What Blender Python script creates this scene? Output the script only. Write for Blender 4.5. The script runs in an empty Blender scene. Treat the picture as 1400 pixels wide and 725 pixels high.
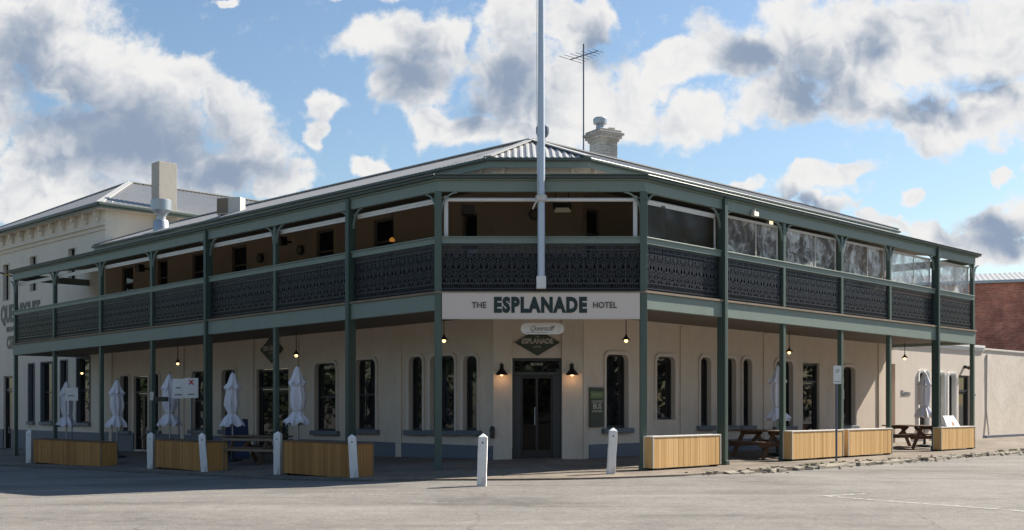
import bpy, bmesh, math, random
from mathutils import Vector, Matrix, noise
random.seed(7)
S = bpy.context.scene
COL = S.collection
R = math.radians
V = Vector
Q = math.sqrt(.5)
HC, FPX, CX, CY = 1.45, 1540.0, 700.0, 554.0     # camera height, focal length and principal point (photo pixels)

# ------------------------------------------------------------------ materials
def newmat(name):
    m = bpy.data.materials.new(name); m.use_nodes = True
    nt = m.node_tree
    for n in list(nt.nodes): nt.nodes.remove(n)
    out = nt.nodes.new('ShaderNodeOutputMaterial')
    b = nt.nodes.new('ShaderNodeBsdfPrincipled')
    nt.links.new(b.outputs[0], out.inputs[0])
    return m, nt, b, out
def c4(c): return (c[0], c[1], c[2], 1)
def tex_noise(nt, scale, detail=4, rough=.55, vec=None, dist=0.):
    n = nt.nodes.new('ShaderNodeTexNoise'); n.inputs['Scale'].default_value = scale
    n.inputs['Detail'].default_value = detail; n.inputs['Roughness'].default_value = rough
    n.inputs['Distortion'].default_value = dist
    if vec is not None: nt.links.new(vec, n.inputs['Vector'])
    return n
def ramp(nt, src, stops):
    r = nt.nodes.new('ShaderNodeValToRGB'); nt.links.new(src, r.inputs[0])
    el = r.color_ramp.elements
    while len(el) < len(stops): el.new(.5)
    for e, (p, c) in zip(el, stops):
        e.position = p; e.color = c4(c) if not isinstance(c, (int, float)) else (c, c, c, 1)
    return r
def mixc(nt, f, a, b, mode='MIX'):
    m = nt.nodes.new('ShaderNodeMix'); m.data_type = 'RGBA'; m.blend_type = mode
    for s, v in ((m.inputs[0], f), (m.inputs[6], a), (m.inputs[7], b)):
        if hasattr(v, 'is_output'): nt.links.new(v, s)
        elif isinstance(v, (int, float)): s.default_value = v
        else: s.default_value = c4(v)
    return m.outputs[2]
def mth(nt, op, a, b=None, c=None, clamp=False):
    m = nt.nodes.new('ShaderNodeMath'); m.operation = op; m.use_clamp = clamp
    for i, v in enumerate((a, b, c)):
        if v is None: continue
        if hasattr(v, 'is_output'): nt.links.new(v, m.inputs[i])
        else: m.inputs[i].default_value = v
    return m.outputs[0]
def objvec(nt, stretch=(1, 1, 1)):
    t = nt.nodes.new('ShaderNodeTexCoord'); mp = nt.nodes.new('ShaderNodeMapping')
    mp.inputs['Scale'].default_value = stretch
    nt.links.new(t.outputs['Object'], mp.inputs[0]); return mp.outputs[0]
def bump(nt, b, h, strength=.3, dist=.02):
    n = nt.nodes.new('ShaderNodeBump'); n.inputs['Strength'].default_value = strength
    n.inputs['Distance'].default_value = dist
    nt.links.new(h, n.inputs['Height']); nt.links.new(n.outputs[0], b.inputs['Normal'])
def paint(name, col, rough=.55, var=.18, scale=2.5, grime=(.5, .45, .4), gamt=.25, bmp=.15, metal=0, spec=.5, stretch=(1, 1, .35)):
    m, nt, b, o = newmat(name)
    v = objvec(nt, stretch)
    n1 = tex_noise(nt, scale, 6, .6, v); n2 = tex_noise(nt, scale * 14, 4, .6, v)
    f = mth(nt, 'MULTIPLY_ADD', n1.outputs[0], .7, mth(nt, 'MULTIPLY', n2.outputs[0], .3))
    lo = tuple(x * (1 - var) for x in col); hi = tuple(min(1, x * (1 + var * .6)) for x in col)
    r = ramp(nt, f, [(.3, lo), (.7, hi)])
    g = ramp(nt, n1.outputs[0], [(.5, 0.), (.75, 1.)])
    gr = tuple(x * y for x, y in zip(col, grime))
    c = mixc(nt, mth(nt, 'MULTIPLY', g.outputs[0], gamt), r.outputs[0], gr)
    nt.links.new(c, b.inputs['Base Color'])
    b.inputs['Roughness'].default_value = rough; b.inputs['Metallic'].default_value = metal
    b.inputs['Specular IOR Level'].default_value = spec
    if bmp: bump(nt, b, n2.outputs[0], bmp, .01)
    return m
M = {}
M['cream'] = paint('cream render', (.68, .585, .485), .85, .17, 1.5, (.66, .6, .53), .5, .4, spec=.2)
M['cream_light'] = paint('pale cream trim', (.66, .585, .51), .8, .08, 2, (.6, .55, .5), .2, .2, spec=.2)
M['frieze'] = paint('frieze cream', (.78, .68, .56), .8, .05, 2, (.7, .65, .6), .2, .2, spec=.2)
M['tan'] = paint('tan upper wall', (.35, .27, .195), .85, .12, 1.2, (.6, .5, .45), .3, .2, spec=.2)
M['plinth'] = paint('blue grey plinth', (.155, .175, .21), .7, .18, 2, (.6, .6, .6), .5, .3)
M['sill'] = paint('blue grey sill', (.15, .165, .19), .6, .15, 3)
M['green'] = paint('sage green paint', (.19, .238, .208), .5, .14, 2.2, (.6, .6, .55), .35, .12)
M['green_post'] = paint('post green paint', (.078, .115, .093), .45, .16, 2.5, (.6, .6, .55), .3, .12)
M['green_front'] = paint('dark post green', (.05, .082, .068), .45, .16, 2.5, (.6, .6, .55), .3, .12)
M['gutter'] = paint('dark green gutter', (.06, .085, .072), .45, .2, 3, (.6, .55, .5), .4, .1)
M['soffit'] = paint('dull brown boards', (.16, .135, .11), .8, .2, 3)  # even dull brown, varied at random
M['iron'] = paint('black cast iron', (.028, .029, .036), .34, .3, 8, bmp=.2)
M['white'] = paint('white paint', (.74, .74, .72), .55, .07, 4, (.55, .5, .45), .35, .2)
M['bollard'] = paint('chipped white paint', (.86, .85, .82), .65, .12, 6, (.4, .33, .25), .8, .5, stretch=(1, 1, .5))
M['offwhite'] = paint('aged white', (.60, .57, .52), .7, .12, 4)
M['signboard'] = paint('signboard cream', (.70, .61, .54), .7, .04, .8, (.8, .78, .75), .2, .05)
M['darkgreen'] = paint('lettering dark green', (.007, .026, .023), .5, .1, 6, bmp=0)
M['signgreen'] = paint('sign olive green', (.045, .06, .038), .5, .12, 6, bmp=0)
M['postergreen'] = paint('poster green', (.15, .22, .08), .5, .1, 6, bmp=0)
M['letter_cream'] = paint('lettering cream', (.5, .46, .38), .5, .1, 6, bmp=0)
M['black'] = paint('black', (.012, .012, .013), .4, .2, 6, bmp=.05)
M['charcoal'] = paint('charcoal frame', (.035, .038, .042), .45, .2, 4)
M['galv'] = paint('galvanised steel', (.42, .45, .48), .38, .2, 3, metal=.75)
M['poleblue'] = paint('flagpole grey', (.50, .55, .62), .35, .08, 2, metal=.35)
M['roof'] = paint('weathered corrugated iron', (.29, .295, .30), .5, .22, 1.5, (.75, .65, .55), .5, .1, metal=.2, stretch=(1, 1, 1))
M['roof_white'] = paint('capping', (.42, .415, .40), .5, .1, 2)
M['brewery'] = paint('brewery painted brick', (.72, .66, .57), .85, .12, 1.4, (.6, .55, .5), .45, .4, spec=.2)
M['chimney_render'] = paint('rough chimney render', (.46, .42, .37), .9, .2, 3, (.6, .55, .5), .5, .8)
M['umbrella'] = paint('umbrella canvas', (.78, .78, .85), .85, .10, 6, (.65, .62, .6), .3, .4, spec=.1)
M['table'] = paint('weathered timber', (.17, .10, .06), .75, .3, 3, bmp=.4, stretch=(1, 1, 1))
M['rail_wood'] = paint('grey timber rail', (.22, .17, .12), .75, .3, 3, bmp=.4)
M['navy'] = paint('navy blue cloth', (.03, .05, .13), .75, .3, 5)
M['bluestone'] = paint('bluestone kerb', (.15, .14, .125), .9, .45, 4, (.5, .45, .4), .5, 1., spec=.2, stretch=(1, 1, 1))
M['kerbpale'] = paint('worn pale kerbstone', (.30, .27, .22), .9, .3, 5, (.5, .45, .4), .5, 1., spec=.2, stretch=(1, 1, 1))
M['yellow'] = paint('yellow', (.6, .38, .03), .5, .1, 4)
M['red'] = paint('red', (.45, .03, .03), .5, .1, 4)
M['orange'] = paint('orange brown', (.35, .12, .03), .5, .1, 4)
M['steel_dark'] = paint('grey steel post', (.12, .14, .19), .5, .15, 4, metal=.3)
M['heater'] = paint('heater reflector', (.62, .52, .38), .4, .1, 4)
M['chim'] = None
def emit(name, col, s):
    m = bpy.data.materials.new(name); m.use_nodes = True; nt = m.node_tree
    b = nt.nodes['Principled BSDF']; b.inputs['Base Color'].default_value = c4(col)
    b.inputs['Emission Color'].default_value = c4(col); b.inputs['Emission Strength'].default_value = s
    return m
M['bulb'] = emit('warm bulb', (1, .62, .25), 1.5)
def glass_dark(name='window glass', tint=(.010, .011, .012)):
    m, nt, b, o = newmat(name)
    v = objvec(nt); n = tex_noise(nt, .9, 2, .5, v); n2 = tex_noise(nt, 3.1, 3, .5, v)
    b.inputs['Base Color'].default_value = c4(tint); b.inputs['Roughness'].default_value = .02
    b.inputs['Specular IOR Level'].default_value = .5
    r = ramp(nt, n2.outputs[0], [(.35, tuple(x * .5 for x in tint)), (.7, tuple(x * 2.2 for x in tint))])
    nt.links.new(r.outputs[0], b.inputs['Base Color'])
    bump(nt, b, n.outputs[0], .12, .02)
    return m
M['glass'] = glass_dark()
M['glass_door'] = glass_dark('entrance glass', (.004, .004, .004)); M['glass_door'].node_tree.nodes['Principled BSDF'].inputs['Specular IOR Level'].default_value = .12
def brickmat(name, c1, c2, mortar, scale=1., rot=0):
    m, nt, b, o = newmat(name)
    t = nt.nodes.new('ShaderNodeTexCoord')
    sp = nt.nodes.new('ShaderNodeSeparateXYZ'); nt.links.new(t.outputs['Object'], sp.inputs[0])
    cb = nt.nodes.new('ShaderNodeCombineXYZ')
    nt.links.new(mth(nt, 'ADD', mth(nt, 'MULTIPLY', sp.outputs[0], math.cos(rot)), mth(nt, 'MULTIPLY', sp.outputs[1], math.sin(rot))), cb.inputs[0])
    nt.links.new(sp.outputs[2], cb.inputs[1])
    br = nt.nodes.new('ShaderNodeTexBrick'); nt.links.new(cb.outputs[0], br.inputs[0])
    br.inputs['Color1'].default_value = c4(c1); br.inputs['Color2'].default_value = c4(c2); br.inputs['Mortar'].default_value = c4(mortar)
    br.inputs['Scale'].default_value = scale; br.inputs['Brick Width'].default_value = .24; br.inputs['Row Height'].default_value = .086
    br.inputs['Mortar Size'].default_value = .010; br.inputs['Mortar Smooth'].default_value = .3
    n = tex_noise(nt, 1.2, 5, .6, t.outputs['Object']); n3 = tex_noise(nt, 12, 4, .6, t.outputs['Object'])
    r = ramp(nt, n.outputs[0], [(.3, .55), (.7, 1.25)])
    c = mixc(nt, 1., br.outputs[0], r.outputs[0], 'MULTIPLY')
    r3 = ramp(nt, n3.outputs[0], [(.62, 0.), (.75, .7)])
    c = mixc(nt, r3.outputs[0], c, tuple(min(1, x * 1.6 + .06) for x in c1))
    nt.links.new(c, b.inputs['Base Color']); b.inputs['Roughness'].default_value = .9
    bump(nt, b, mth(nt, 'SUBTRACT', n3.outputs[0], br.outputs['Fac']), .5, .012)
    return m
M['redbrick'] = brickmat('red brick', (.56, .15, .085), (.72, .26, .16), (.55, .40, .32), 1., R(-20))
M['chim'] = brickmat('cream painted brick', (.52, .48, .42), (.62, .58, .51), (.40, .37, .33), 1., R(45))
M['chim_white'] = brickmat('white painted brick', (.52, .50, .46), (.58, .55, .51), (.42, .40, .37), 1., R(45))
def slatwood(name, c1, c2):
    m, nt, b, o = newmat(name)
    t = nt.nodes.new('ShaderNodeTexCoord'); sp = nt.nodes.new('ShaderNodeSeparateXYZ'); nt.links.new(t.outputs['Object'], sp.inputs[0])
    cell = mth(nt, 'FLOOR', mth(nt, 'MULTIPLY', sp.outputs[0], 1 / .09))
    cb = nt.nodes.new('ShaderNodeCombineXYZ'); nt.links.new(cell, cb.inputs[0])
    inf = nt.nodes.new('ShaderNodeObjectInfo'); nt.links.new(inf.outputs['Random'], cb.inputs[1])
    wn = nt.nodes.new('ShaderNodeTexWhiteNoise'); nt.links.new(cb.outputs[0], wn.inputs[0])
    mp = nt.nodes.new('ShaderNodeMapping'); mp.inputs['Scale'].default_value = (30, 30, 1.6); nt.links.new(t.outputs['Object'], mp.inputs[0])
    g = tex_noise(nt, 1.5, 6, .65, mp.outputs[0], .3)
    f = mth(nt, 'ADD', mth(nt, 'MULTIPLY', wn.outputs[0], .55), mth(nt, 'MULTIPLY', g.outputs[0], .5))
    r = ramp(nt, f, [(.2, c1), (.8, c2)])
    k = tex_noise(nt, 5, 2, .5, t.outputs['Object']); kr = ramp(nt, k.outputs[0], [(.72, 0.), (.8, .5)])
    c = mixc(nt, kr.outputs[0], r.outputs[0], tuple(x * .4 for x in c1))
    nt.links.new(c, b.inputs['Base Color']); b.inputs['Roughness'].default_value = .7
    bump(nt, b, g.outputs[0], .3, .006)
    return m
M['slat'] = slatwood('sunlit treated pine slats', (.52, .30, .10), (.72, .47, .20))  # raised tone carries the sunlight on the right street planters
M['slat_shaded'] = slatwood('shaded treated pine slats', (.33, .15, .038), (.50, .255, .075))  # same timber, darkened in colour for the shaded left street
def pvc(name, white, amt, dark):
    m, nt, b, o = newmat(name)
    t = nt.nodes.new('ShaderNodeTexCoord')
    n = tex_noise(nt, .75, 5, .6, t.outputs['Object'], 1.8); n2 = tex_noise(nt, 3.2, 6, .65, t.outputs['Object'], 2.2)
    f = mth(nt, 'ADD', mth(nt, 'MULTIPLY', n.outputs[0], .72), mth(nt, 'MULTIPLY', n2.outputs[0], .28))
    r = ramp(nt, f, [(amt - .04, dark), (amt + .02, dark + .1), (amt + .16, white)])  # white patches stand in for brightness reflected off the clear plastic
    tr = nt.nodes.new('ShaderNodeBsdfTransparent'); tr.inputs[0].default_value = (.9, .9, .88, 1)
    mx = nt.nodes.new('ShaderNodeMixShader'); nt.links.new(r.outputs[0], mx.inputs[0])
    nt.links.new(tr.outputs[0], mx.inputs[1]); nt.links.new(b.outputs[0], mx.inputs[2]); nt.links.new(mx.outputs[0], o.inputs[0])
    b.inputs['Base Color'].default_value = (.75, .75, .73, 1); b.inputs['Roughness'].default_value = .12
    bump(nt, b, n2.outputs[0], .9, .06)
    return m
M['pvc_sky'] = pvc('skylit milky blind', .95, .39, .22)  # extra white stands in for sky showing through the end bays
M['pvc'] = pvc('crinkled clear blind', .95, .445, .10)
def tinted():
    m, nt, b, o = newmat('tinted blind')
    tr = nt.nodes.new('ShaderNodeBsdfTransparent'); tr.inputs[0].default_value = (.55, .52, .45, 1)
    mx = nt.nodes.new('ShaderNodeMixShader')
    t = nt.nodes.new('ShaderNodeTexCoord'); n = tex_noise(nt, .8, 3, .5, t.outputs['Object'], .5)
    r = ramp(nt, n.outputs[0], [(.35, .35), (.7, .75)]); nt.links.new(r.outputs[0], mx.inputs[0])
    nt.links.new(tr.outputs[0], mx.inputs[1]); nt.links.new(b.outputs[0], mx.inputs[2]); nt.links.new(mx.outputs[0], o.inputs[0])
    b.inputs['Base Color'].default_value = (.05, .045, .034, 1); b.inputs['Roughness'].default_value = .35
    bump(nt, b, n.outputs[0], .4, .05)
    return m
M['tint'] = tinted()
def asphalt():
    m, nt, b, o = newmat('worn asphalt')
    t = nt.nodes.new('ShaderNodeTexCoord'); v = t.outputs['Object']
    mp = nt.nodes.new('ShaderNodeMapping'); mp.inputs['Scale'].default_value = (.10, .8, 1); mp.inputs['Rotation'].default_value = (0, 0, R(-6)); nt.links.new(v, mp.inputs[0])
    big = tex_noise(nt, .33, 6, .6, v, .6); strk = tex_noise(nt, .9, 5, .6, mp.outputs[0], .4)
    mid = tex_noise(nt, 3.0, 6, .7, v); fine = tex_noise(nt, 42, 3, .7, v); grit = tex_noise(nt, 14, 4, .8, v)
    vor = nt.nodes.new('ShaderNodeTexVoronoi'); vor.inputs['Scale'].default_value = 75; nt.links.new(v, vor.inputs['Vector'])
    f = mth(nt, 'ADD', mth(nt, 'MULTIPLY', big.outputs[0], .36), mth(nt, 'ADD', mth(nt, 'MULTIPLY', strk.outputs[0], .42), mth(nt, 'MULTIPLY', mid.outputs[0], .22)))
    r = ramp(nt, f, [(.38, (.125, .116, .106)), (.47, (.195, .181, .165)), (.55, (.232, .217, .197)), (.64, (.29, .27, .246))])
    f2 = mth(nt, 'ADD', mth(nt, 'MULTIPLY', fine.outputs[0], .5), mth(nt, 'MULTIPLY', grit.outputs[0], .5))
    r2 = ramp(nt, f2, [(.34, .66), (.5, 1.), (.66, 1.34)])
    c = mixc(nt, 1., r.outputs[0], r2.outputs[0], 'MULTIPLY')
    r3 = ramp(nt, vor.outputs['Distance'], [(.0, 1.12), (.6, .88)])
    c = mixc(nt, .6, c, r3.outputs[0], 'MULTIPLY')
    vc = nt.nodes.new('ShaderNodeTexVoronoi'); vc.feature = 'DISTANCE_TO_EDGE'; vc.inputs['Scale'].default_value = .22
    w = tex_noise(nt, 1.2, 5, .65, v); wv = mixc(nt, .30, v, w.outputs['Color'])
    nt.links.new(wv, vc.inputs['Vector'])
    cr = ramp(nt, vc.outputs['Distance'], [(.0, .4), (.004, .0)])
    cm = tex_noise(nt, .5, 3, .5, v); cmr = ramp(nt, cm.outputs[0], [(.48, 0.), (.56, 1.)])
    c = mixc(nt, mth(nt, 'MULTIPLY', cr.outputs[0], cmr.outputs[0]), c, (.03, .027, .024))
    sp = tex_noise(nt, 2.3, 6, .75, v, 1.); spr = ramp(nt, sp.outputs[0], [(.66, 0.), (.72, .7)])
    c = mixc(nt, spr.outputs[0], c, (.12, .10, .08))
    nt.links.new(c, b.inputs['Base Color']); b.inputs['Roughness'].default_value = .9; b.inputs['Specular IOR Level'].default_value = .25
    bump(nt, b, mth(nt, 'ADD', mth(nt, 'MULTIPLY', grit.outputs[0], .7), mth(nt, 'MULTIPLY', vor.outputs['Distance'], .5)), .8, .02)
    return m
M['asphalt'] = asphalt()
def pavement():
    m, nt, b, o = newmat('worn footpath')
    t = nt.nodes.new('ShaderNodeTexCoord'); v = t.outputs['Object']
    big = tex_noise(nt, .5, 5, .6, v, .6); mid = tex_noise(nt, 4, 6, .7, v); fine = tex_noise(nt, 45, 3, .7, v)
    f = mth(nt, 'ADD', mth(nt, 'MULTIPLY', big.outputs[0], .5), mth(nt, 'MULTIPLY', mid.outputs[0], .5))
    r = ramp(nt, f, [(.35, (.10, .084, .067)), (.5, (.18, .15, .12)), (.66, (.27, .225, .18))])
    r2 = ramp(nt, fine.outputs[0], [(.3, .6), (.7, 1.4)])
    c = mixc(nt, 1., r.outputs[0], r2.outputs[0], 'MULTIPLY')
    nt.links.new(c, b.inputs['Base Color']); b.inputs['Roughness'].default_value = .9; b.inputs['Specular IOR Level'].default_value = .25
    bump(nt, b, mth(nt, 'ADD', fine.outputs[0], mid.outputs[0]), .5, .02)
    return m
M['pave'] = pavement()
def linepaint():
    m, nt, b, o = newmat('worn road paint')
    t = nt.nodes.new('ShaderNodeTexCoord'); n = tex_noise(nt, 9, 6, .75, t.outputs['Object'])
    r = ramp(nt, n.outputs[0], [(.38, 0.), (.62, .7)])
    tr = nt.nodes.new('ShaderNodeBsdfTransparent'); mx = nt.nodes.new('ShaderNodeMixShader')
    nt.links.new(r.outputs[0], mx.inputs[0]); nt.links.new(tr.outputs[0], mx.inputs[1]); nt.links.new(b.outputs[0], mx.inputs[2]); nt.links.new(mx.outputs[0], o.inputs[0])
    b.inputs['Base Color'].default_value = (.62, .62, .60, 1); b.inputs['Roughness'].default_value = .8
    return m
M['line'] = linepaint()
def leafmat(name, c1, c2):
    m, nt, b, o = newmat(name)
    t = nt.nodes.new('ShaderNodeTexCoord'); n = tex_noise(nt, 1.5, 4, .6, t.outputs['Object'])
    r = ramp(nt, n.outputs[0], [(.3, c1), (.7, c2)]); nt.links.new(r.outputs[0], b.inputs['Base Color']); b.inputs['Roughness'].default_value = .7
    return m
M['leaf'] = leafmat('dark leaves', (.018, .035, .012), (.06, .085, .03))
M['bark'] = paint('bark', (.09, .07, .05), .9, .3, 3, bmp=.6)
M['grass'] = leafmat('weed green', (.07, .12, .03), (.16, .2, .05))

# ------------------------------------------------------------------ mesh builder
def woff(p):
    o = V((0, 0, 0))
    while p is not None: o += p.location; p = p.parent
    return o
class MB:
    def __init__(s): s.v = []; s.f = []; s.mi = []; s.cur = 0
    def add(s, vs, fs):
        n = len(s.v); s.v += [tuple(v) for v in vs]; s.f += [tuple(i + n for i in f) for f in fs]; s.mi += [s.cur] * len(fs)
    def hexa(s, p):   # 8 points: bottom 4 ccw, top 4 ccw
        s.add(p, [(3, 2, 1, 0), (4, 5, 6, 7), (0, 1, 5, 4), (1, 2, 6, 5), (2, 3, 7, 6), (3, 0, 4, 7)])
    def cube(s, x0, x1, y0, y1, z0, z1):
        s.hexa([(x0, y0, z0), (x1, y0, z0), (x1, y1, z0), (x0, y1, z0), (x0, y0, z1), (x1, y0, z1), (x1, y1, z1), (x0, y1, z1)])
    def tube(s, p0, p1, r0, r1=None, n=8, cap=True):
        r1 = r0 if r1 is None else r1; p0 = V(p0); p1 = V(p1); d = (p1 - p0).normalized()
        a = d.cross(V((0, 0, 1)) if abs(d.z) < .9 else V((1, 0, 0))).normalized(); b = d.cross(a)
        vs = []
        for p, r in ((p0, r0), (p1, r1)):
            for i in range(n):
                t = 2 * math.pi * i / n; vs.append(p + a * math.cos(t) * r + b * math.sin(t) * r)
        fs = [(i, (i + 1) % n, n + (i + 1) % n, n + i) for i in range(n)]
        if cap: fs += [tuple(range(n - 1, -1, -1)), tuple(range(n, 2 * n))]
        s.add(vs, fs)
    def path(s, pts, r, n=5):
        for a, b in zip(pts, pts[1:]): s.tube(a, b, r, r, n)
    def bar(s, p0, p1, w, h, up=(0, 0, 1)):     # rectangular bar; w across, h along 'up'
        p0 = V(p0); p1 = V(p1); d = (p1 - p0).normalized(); a = d.cross(V(up)).normalized() * w / 2; b = a.cross(d).normalized() * h / 2
        s.hexa([p0 - a - b, p0 + a - b, p1 + a - b, p1 - a - b, p0 - a + b, p0 + a + b, p1 + a + b, p1 - a + b])
    def lathe(s, prof, n=16, c=(0, 0, 0), mod=None):
        vs = []; c = V(c)
        for k, (r, z) in enumerate(prof):
            for i in range(n):
                t = 2 * math.pi * i / n; rr = r * (mod(t, k) if mod else 1); vs.append(c + V((rr * math.cos(t), rr * math.sin(t), z)))
        fs = []
        for k in range(len(prof) - 1):
            for i in range(n): fs.append((k * n + i, k * n + (i + 1) % n, (k + 1) * n + (i + 1) % n, (k + 1) * n + i))
        fs += [tuple(range(n - 1, -1, -1)), tuple(range((len(prof) - 1) * n, len(prof) * n))]
        s.add(vs, fs)
    def build(s, name, mat, parent=None, smooth=False, bevel=0, loc=None):
        me = bpy.data.meshes.new(name); off = woff(parent) if parent is not None and not getattr(s, 'local', False) else V((0, 0, 0))
        if loc is not None: off = V(loc)
        me.from_pydata([tuple(V(v) - off) for v in s.v], [], s.f)
        mats = mat if isinstance(mat, list) else [mat]
        for m in mats: me.materials.append(M[m] if isinstance(m, str) else m)
        if len(mats) > 1: me.polygons.foreach_set('material_index', s.mi)
        bm = bmesh.new(); bm.from_mesh(me); bmesh.ops.recalc_face_normals(bm, faces=bm.faces); bm.to_mesh(me); bm.free()
        if smooth:
            me.polygons.foreach_set('use_smooth', [True] * len(me.polygons)); me.set_sharp_from_angle(angle=R(40))
        me.update()
        o = bpy.data.objects.new(name, me); COL.objects.link(o)
        if parent is not None: o.parent = parent
        elif loc is not None: o.location = loc
        if bevel:
            b = o.modifiers.new('bevel', 'BEVEL'); b.width = bevel; b.segments = 2; b.limit_method = 'ANGLE'
        return o
def L():
    m = MB(); m.local = True; return m
def tag(o, label=None, cat=None, group=None, kind=None):
    if label: o['label'] = label
    if cat: o['category'] = cat
    if group: o['group'] = group
    if kind: o['kind'] = kind
    return o
def thing(name, label, cat, loc=(0, 0, 0), rz=0, group=None):
    o = bpy.data.objects.new(name, None); COL.objects.link(o); o.empty_display_size = .2
    o.location = loc; o.rotation_euler = (0, 0, rz)
    return tag(o, label, cat, group)
def dup(root, loc, rz, label):
    r = root.copy(); COL.objects.link(r); r.location = loc; r.rotation_euler = (0, 0, rz); r['label'] = label
    for ch in list(root.children):
        c = ch.copy(); COL.objects.link(c); c.parent = r
        for g in list(ch.children):
            d = g.copy(); COL.objects.link(d); d.parent = c
    return r
def textmesh(txt, size, depth=.01, offset=0., shear=0., sx=1., spacing=1., align='CENTER'):
    cu = bpy.data.curves.new('t', 'FONT'); cu.body = txt; cu.size = size; cu.extrude = depth; cu.offset = offset; cu.shear = shear
    cu.space_character = spacing; cu.align_x = align; cu.align_y = 'CENTER'; cu.resolution_u = 3
    o = bpy.data.objects.new('t', cu); COL.objects.link(o)
    dg = bpy.context.evaluated_depsgraph_get(); dg.update()
    me = bpy.data.meshes.new_from_object(o.evaluated_get(dg)); bpy.data.objects.remove(o); bpy.data.curves.remove(cu)
    vs = [V(v.co) for v in me.vertices]; fs = [tuple(p.vertices) for p in me.polygons]; bpy.data.meshes.remove(me)
    return [V((v.x * sx, v.y, v.z)) for v in vs], fs
def puttext(mb, txt, P, ax, nrm, size, **k):     # P centre, ax reading direction, nrm outward
    vs, fs = textmesh(txt, size, **k); ax = V(ax).normalized(); nrm = V(nrm).normalized(); up = nrm.cross(ax).normalized()
    if up.z < 0: up = -up
    mb.add([V(P) + ax * v.x + up * v.y + nrm * v.z for v in vs], fs)

# ------------------------------------------------------------------ plan frames
class Frame:
    def __init__(s, o, a, n): s.o = V((o[0], o[1], 0)); s.a = V((a[0], a[1], 0)); s.n = V((n[0], n[1], 0))
    def P(s, t, d, z): return s.o + s.a * t + s.n * d + V((0, 0, z))
    def s_at(s, px, d=0.):      # distance along the facade plane where it is seen at column px of the photo
        t = (px - CX) / FPX; o = s.o + s.n * d
        return (t * o.y - o.x) / (s.a.x - t * s.a.y)
    def z_at(s, sd, y, d=0.): return HC + (CY - y) * (s.P(sd, d, 0).y) / FPX
    def box(s, mb, s0, s1, d0, d1, z0, z1):
        za = z0 if isinstance(z0, tuple) else (z0, z0); zb = z1 if isinstance(z1, tuple) else (z1, z1)
        mb.hexa([s.P(s0, d0, za[0]), s.P(s1, d0, za[1]), s.P(s1, d1, za[1]), s.P(s0, d1, za[0]),
                 s.P(s0, d0, zb[0]), s.P(s1, d0, zb[1]), s.P(s1, d1, zb[1]), s.P(s0, d1, zb[0])])
OL = (-.47, 28.05); OR = (1.76, 28.05); T8 = math.tan(R(22.5))
FL = Frame(OL, (-Q, Q), (-Q, -Q)); FR = Frame(OR, (Q, Q), (Q, -Q)); FC = Frame(OL, (1, 0), (0, -1)); WC = OR[0] - OL[0]
DV = 2.85
def corner(F, d): return -d * T8      # s of the mitred corner at offset d
LP = [FL.s_at(x, DV) for x in (601, 480, 375.5, 285, 207, 137, 73.5, 20)]; LP[0] = corner(FL, DV)
RP = [FR.s_at(x, DV) for x in (881, 987, 1072, 1151, 1217, 1279, 1331)]; RP[0] = corner(FR, DV)
LE, RE = LP[-1], RP[-1]
def lin(z0, z1): return (z0, z1)
ZL = {'beam': (6.22, 6.12), 'rail': (5.21, 4.96), 'btop': (3.97, 3.73), 'bbot': (3.57, 3.31)}
ZR = {'beam': (6.21, 6.15), 'rail': (5.21, 5.10), 'btop': (3.99, 3.93), 'bbot': (3.60, 3.48)}
def zz(F, k, s):
    z, E = (ZL[k], LE) if F is FL else ((ZR[k], RE) if F is FR else ((ZL[k][0], ZL[k][0]), 1))
    c = corner(F, DV); return z[0] + (z[1] - z[0]) * (s - c) / (E - c)
def band(mb, d0, d1, k0, o0, k1, o1, ends=(0, 0), segs='LCR'):
    """mitred band along left wing, chamfer and right wing; z = level k + offset"""
    for F, E, ex, tg in ((FL, LE, ends[0], 'L'), (FR, RE, ends[1], 'R')):
        if tg not in segs: continue
        p = []
        for (k, o) in ((k0, o0), (k1, o1)):
            c0, c1 = corner(F, d0), corner(F, d1)
            p += [F.P(c0, d0, zz(F, k, c0) + o), F.P(E + ex, d0, zz(F, k, E + ex) + o), F.P(E + ex, d1, zz(F, k, E + ex) + o), F.P(c1, d1, zz(F, k, c1) + o)]
        mb.hexa(p)
    if 'C' in segs:
        p = []
        for (k, o) in ((k0, o0), (k1, o1)):
            z = ZL[k][0] + o
            p += [FC.P(-d0 * T8, d0, z), FC.P(WC + d0 * T8, d0, z), FC.P(WC + d1 * T8, d1, z), FC.P(-d1 * T8, d1, z)]
        mb.hexa(p)

# ------------------------------------------------------------------ ground
def sstep(x, a, b):
    t = max(0, min(1, (x - a) / (b - a))); return t * t * (3 - 2 * t)
def gz(x, y):
    """level of the footpath: the left street falls gently away, the right one is level"""
    rel = V((x, y, 0)) - FL.P(corner(FL, DV), DV, 0); a = rel.dot(FL.a); p = rel.dot(FL.n)
    w = sstep(a, -3.5, 2.5)
    pp = max(-5, p); pp = pp if pp < 2.6 else 2.6 + .8 * (1 - math.exp(-(pp - 2.6) / .8))
    fade = 1 - sstep(-y, -19, -12) * .0
    g = .0187 * max(0, min(a, 40)) + .047 * pp * w
    return -g * (1 - sstep(-y, -17, -9))
def kerb_out(F): return 2.6 if F is FL else 1.65
def kerb_d(x, y):
    """signed distance outside the kerb line (positive = road)"""
    p = V((x, y, 0)); dl = (p - FL.P(0, 0, 0)).dot(FL.n) - DV - 2.6; dr = (p - FR.P(0, 0, 0)).dot(FR.n) - DV - 1.65; dc = (28.05 - y) - DV - 4.2
    return max(dl, dr, dc)
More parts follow.
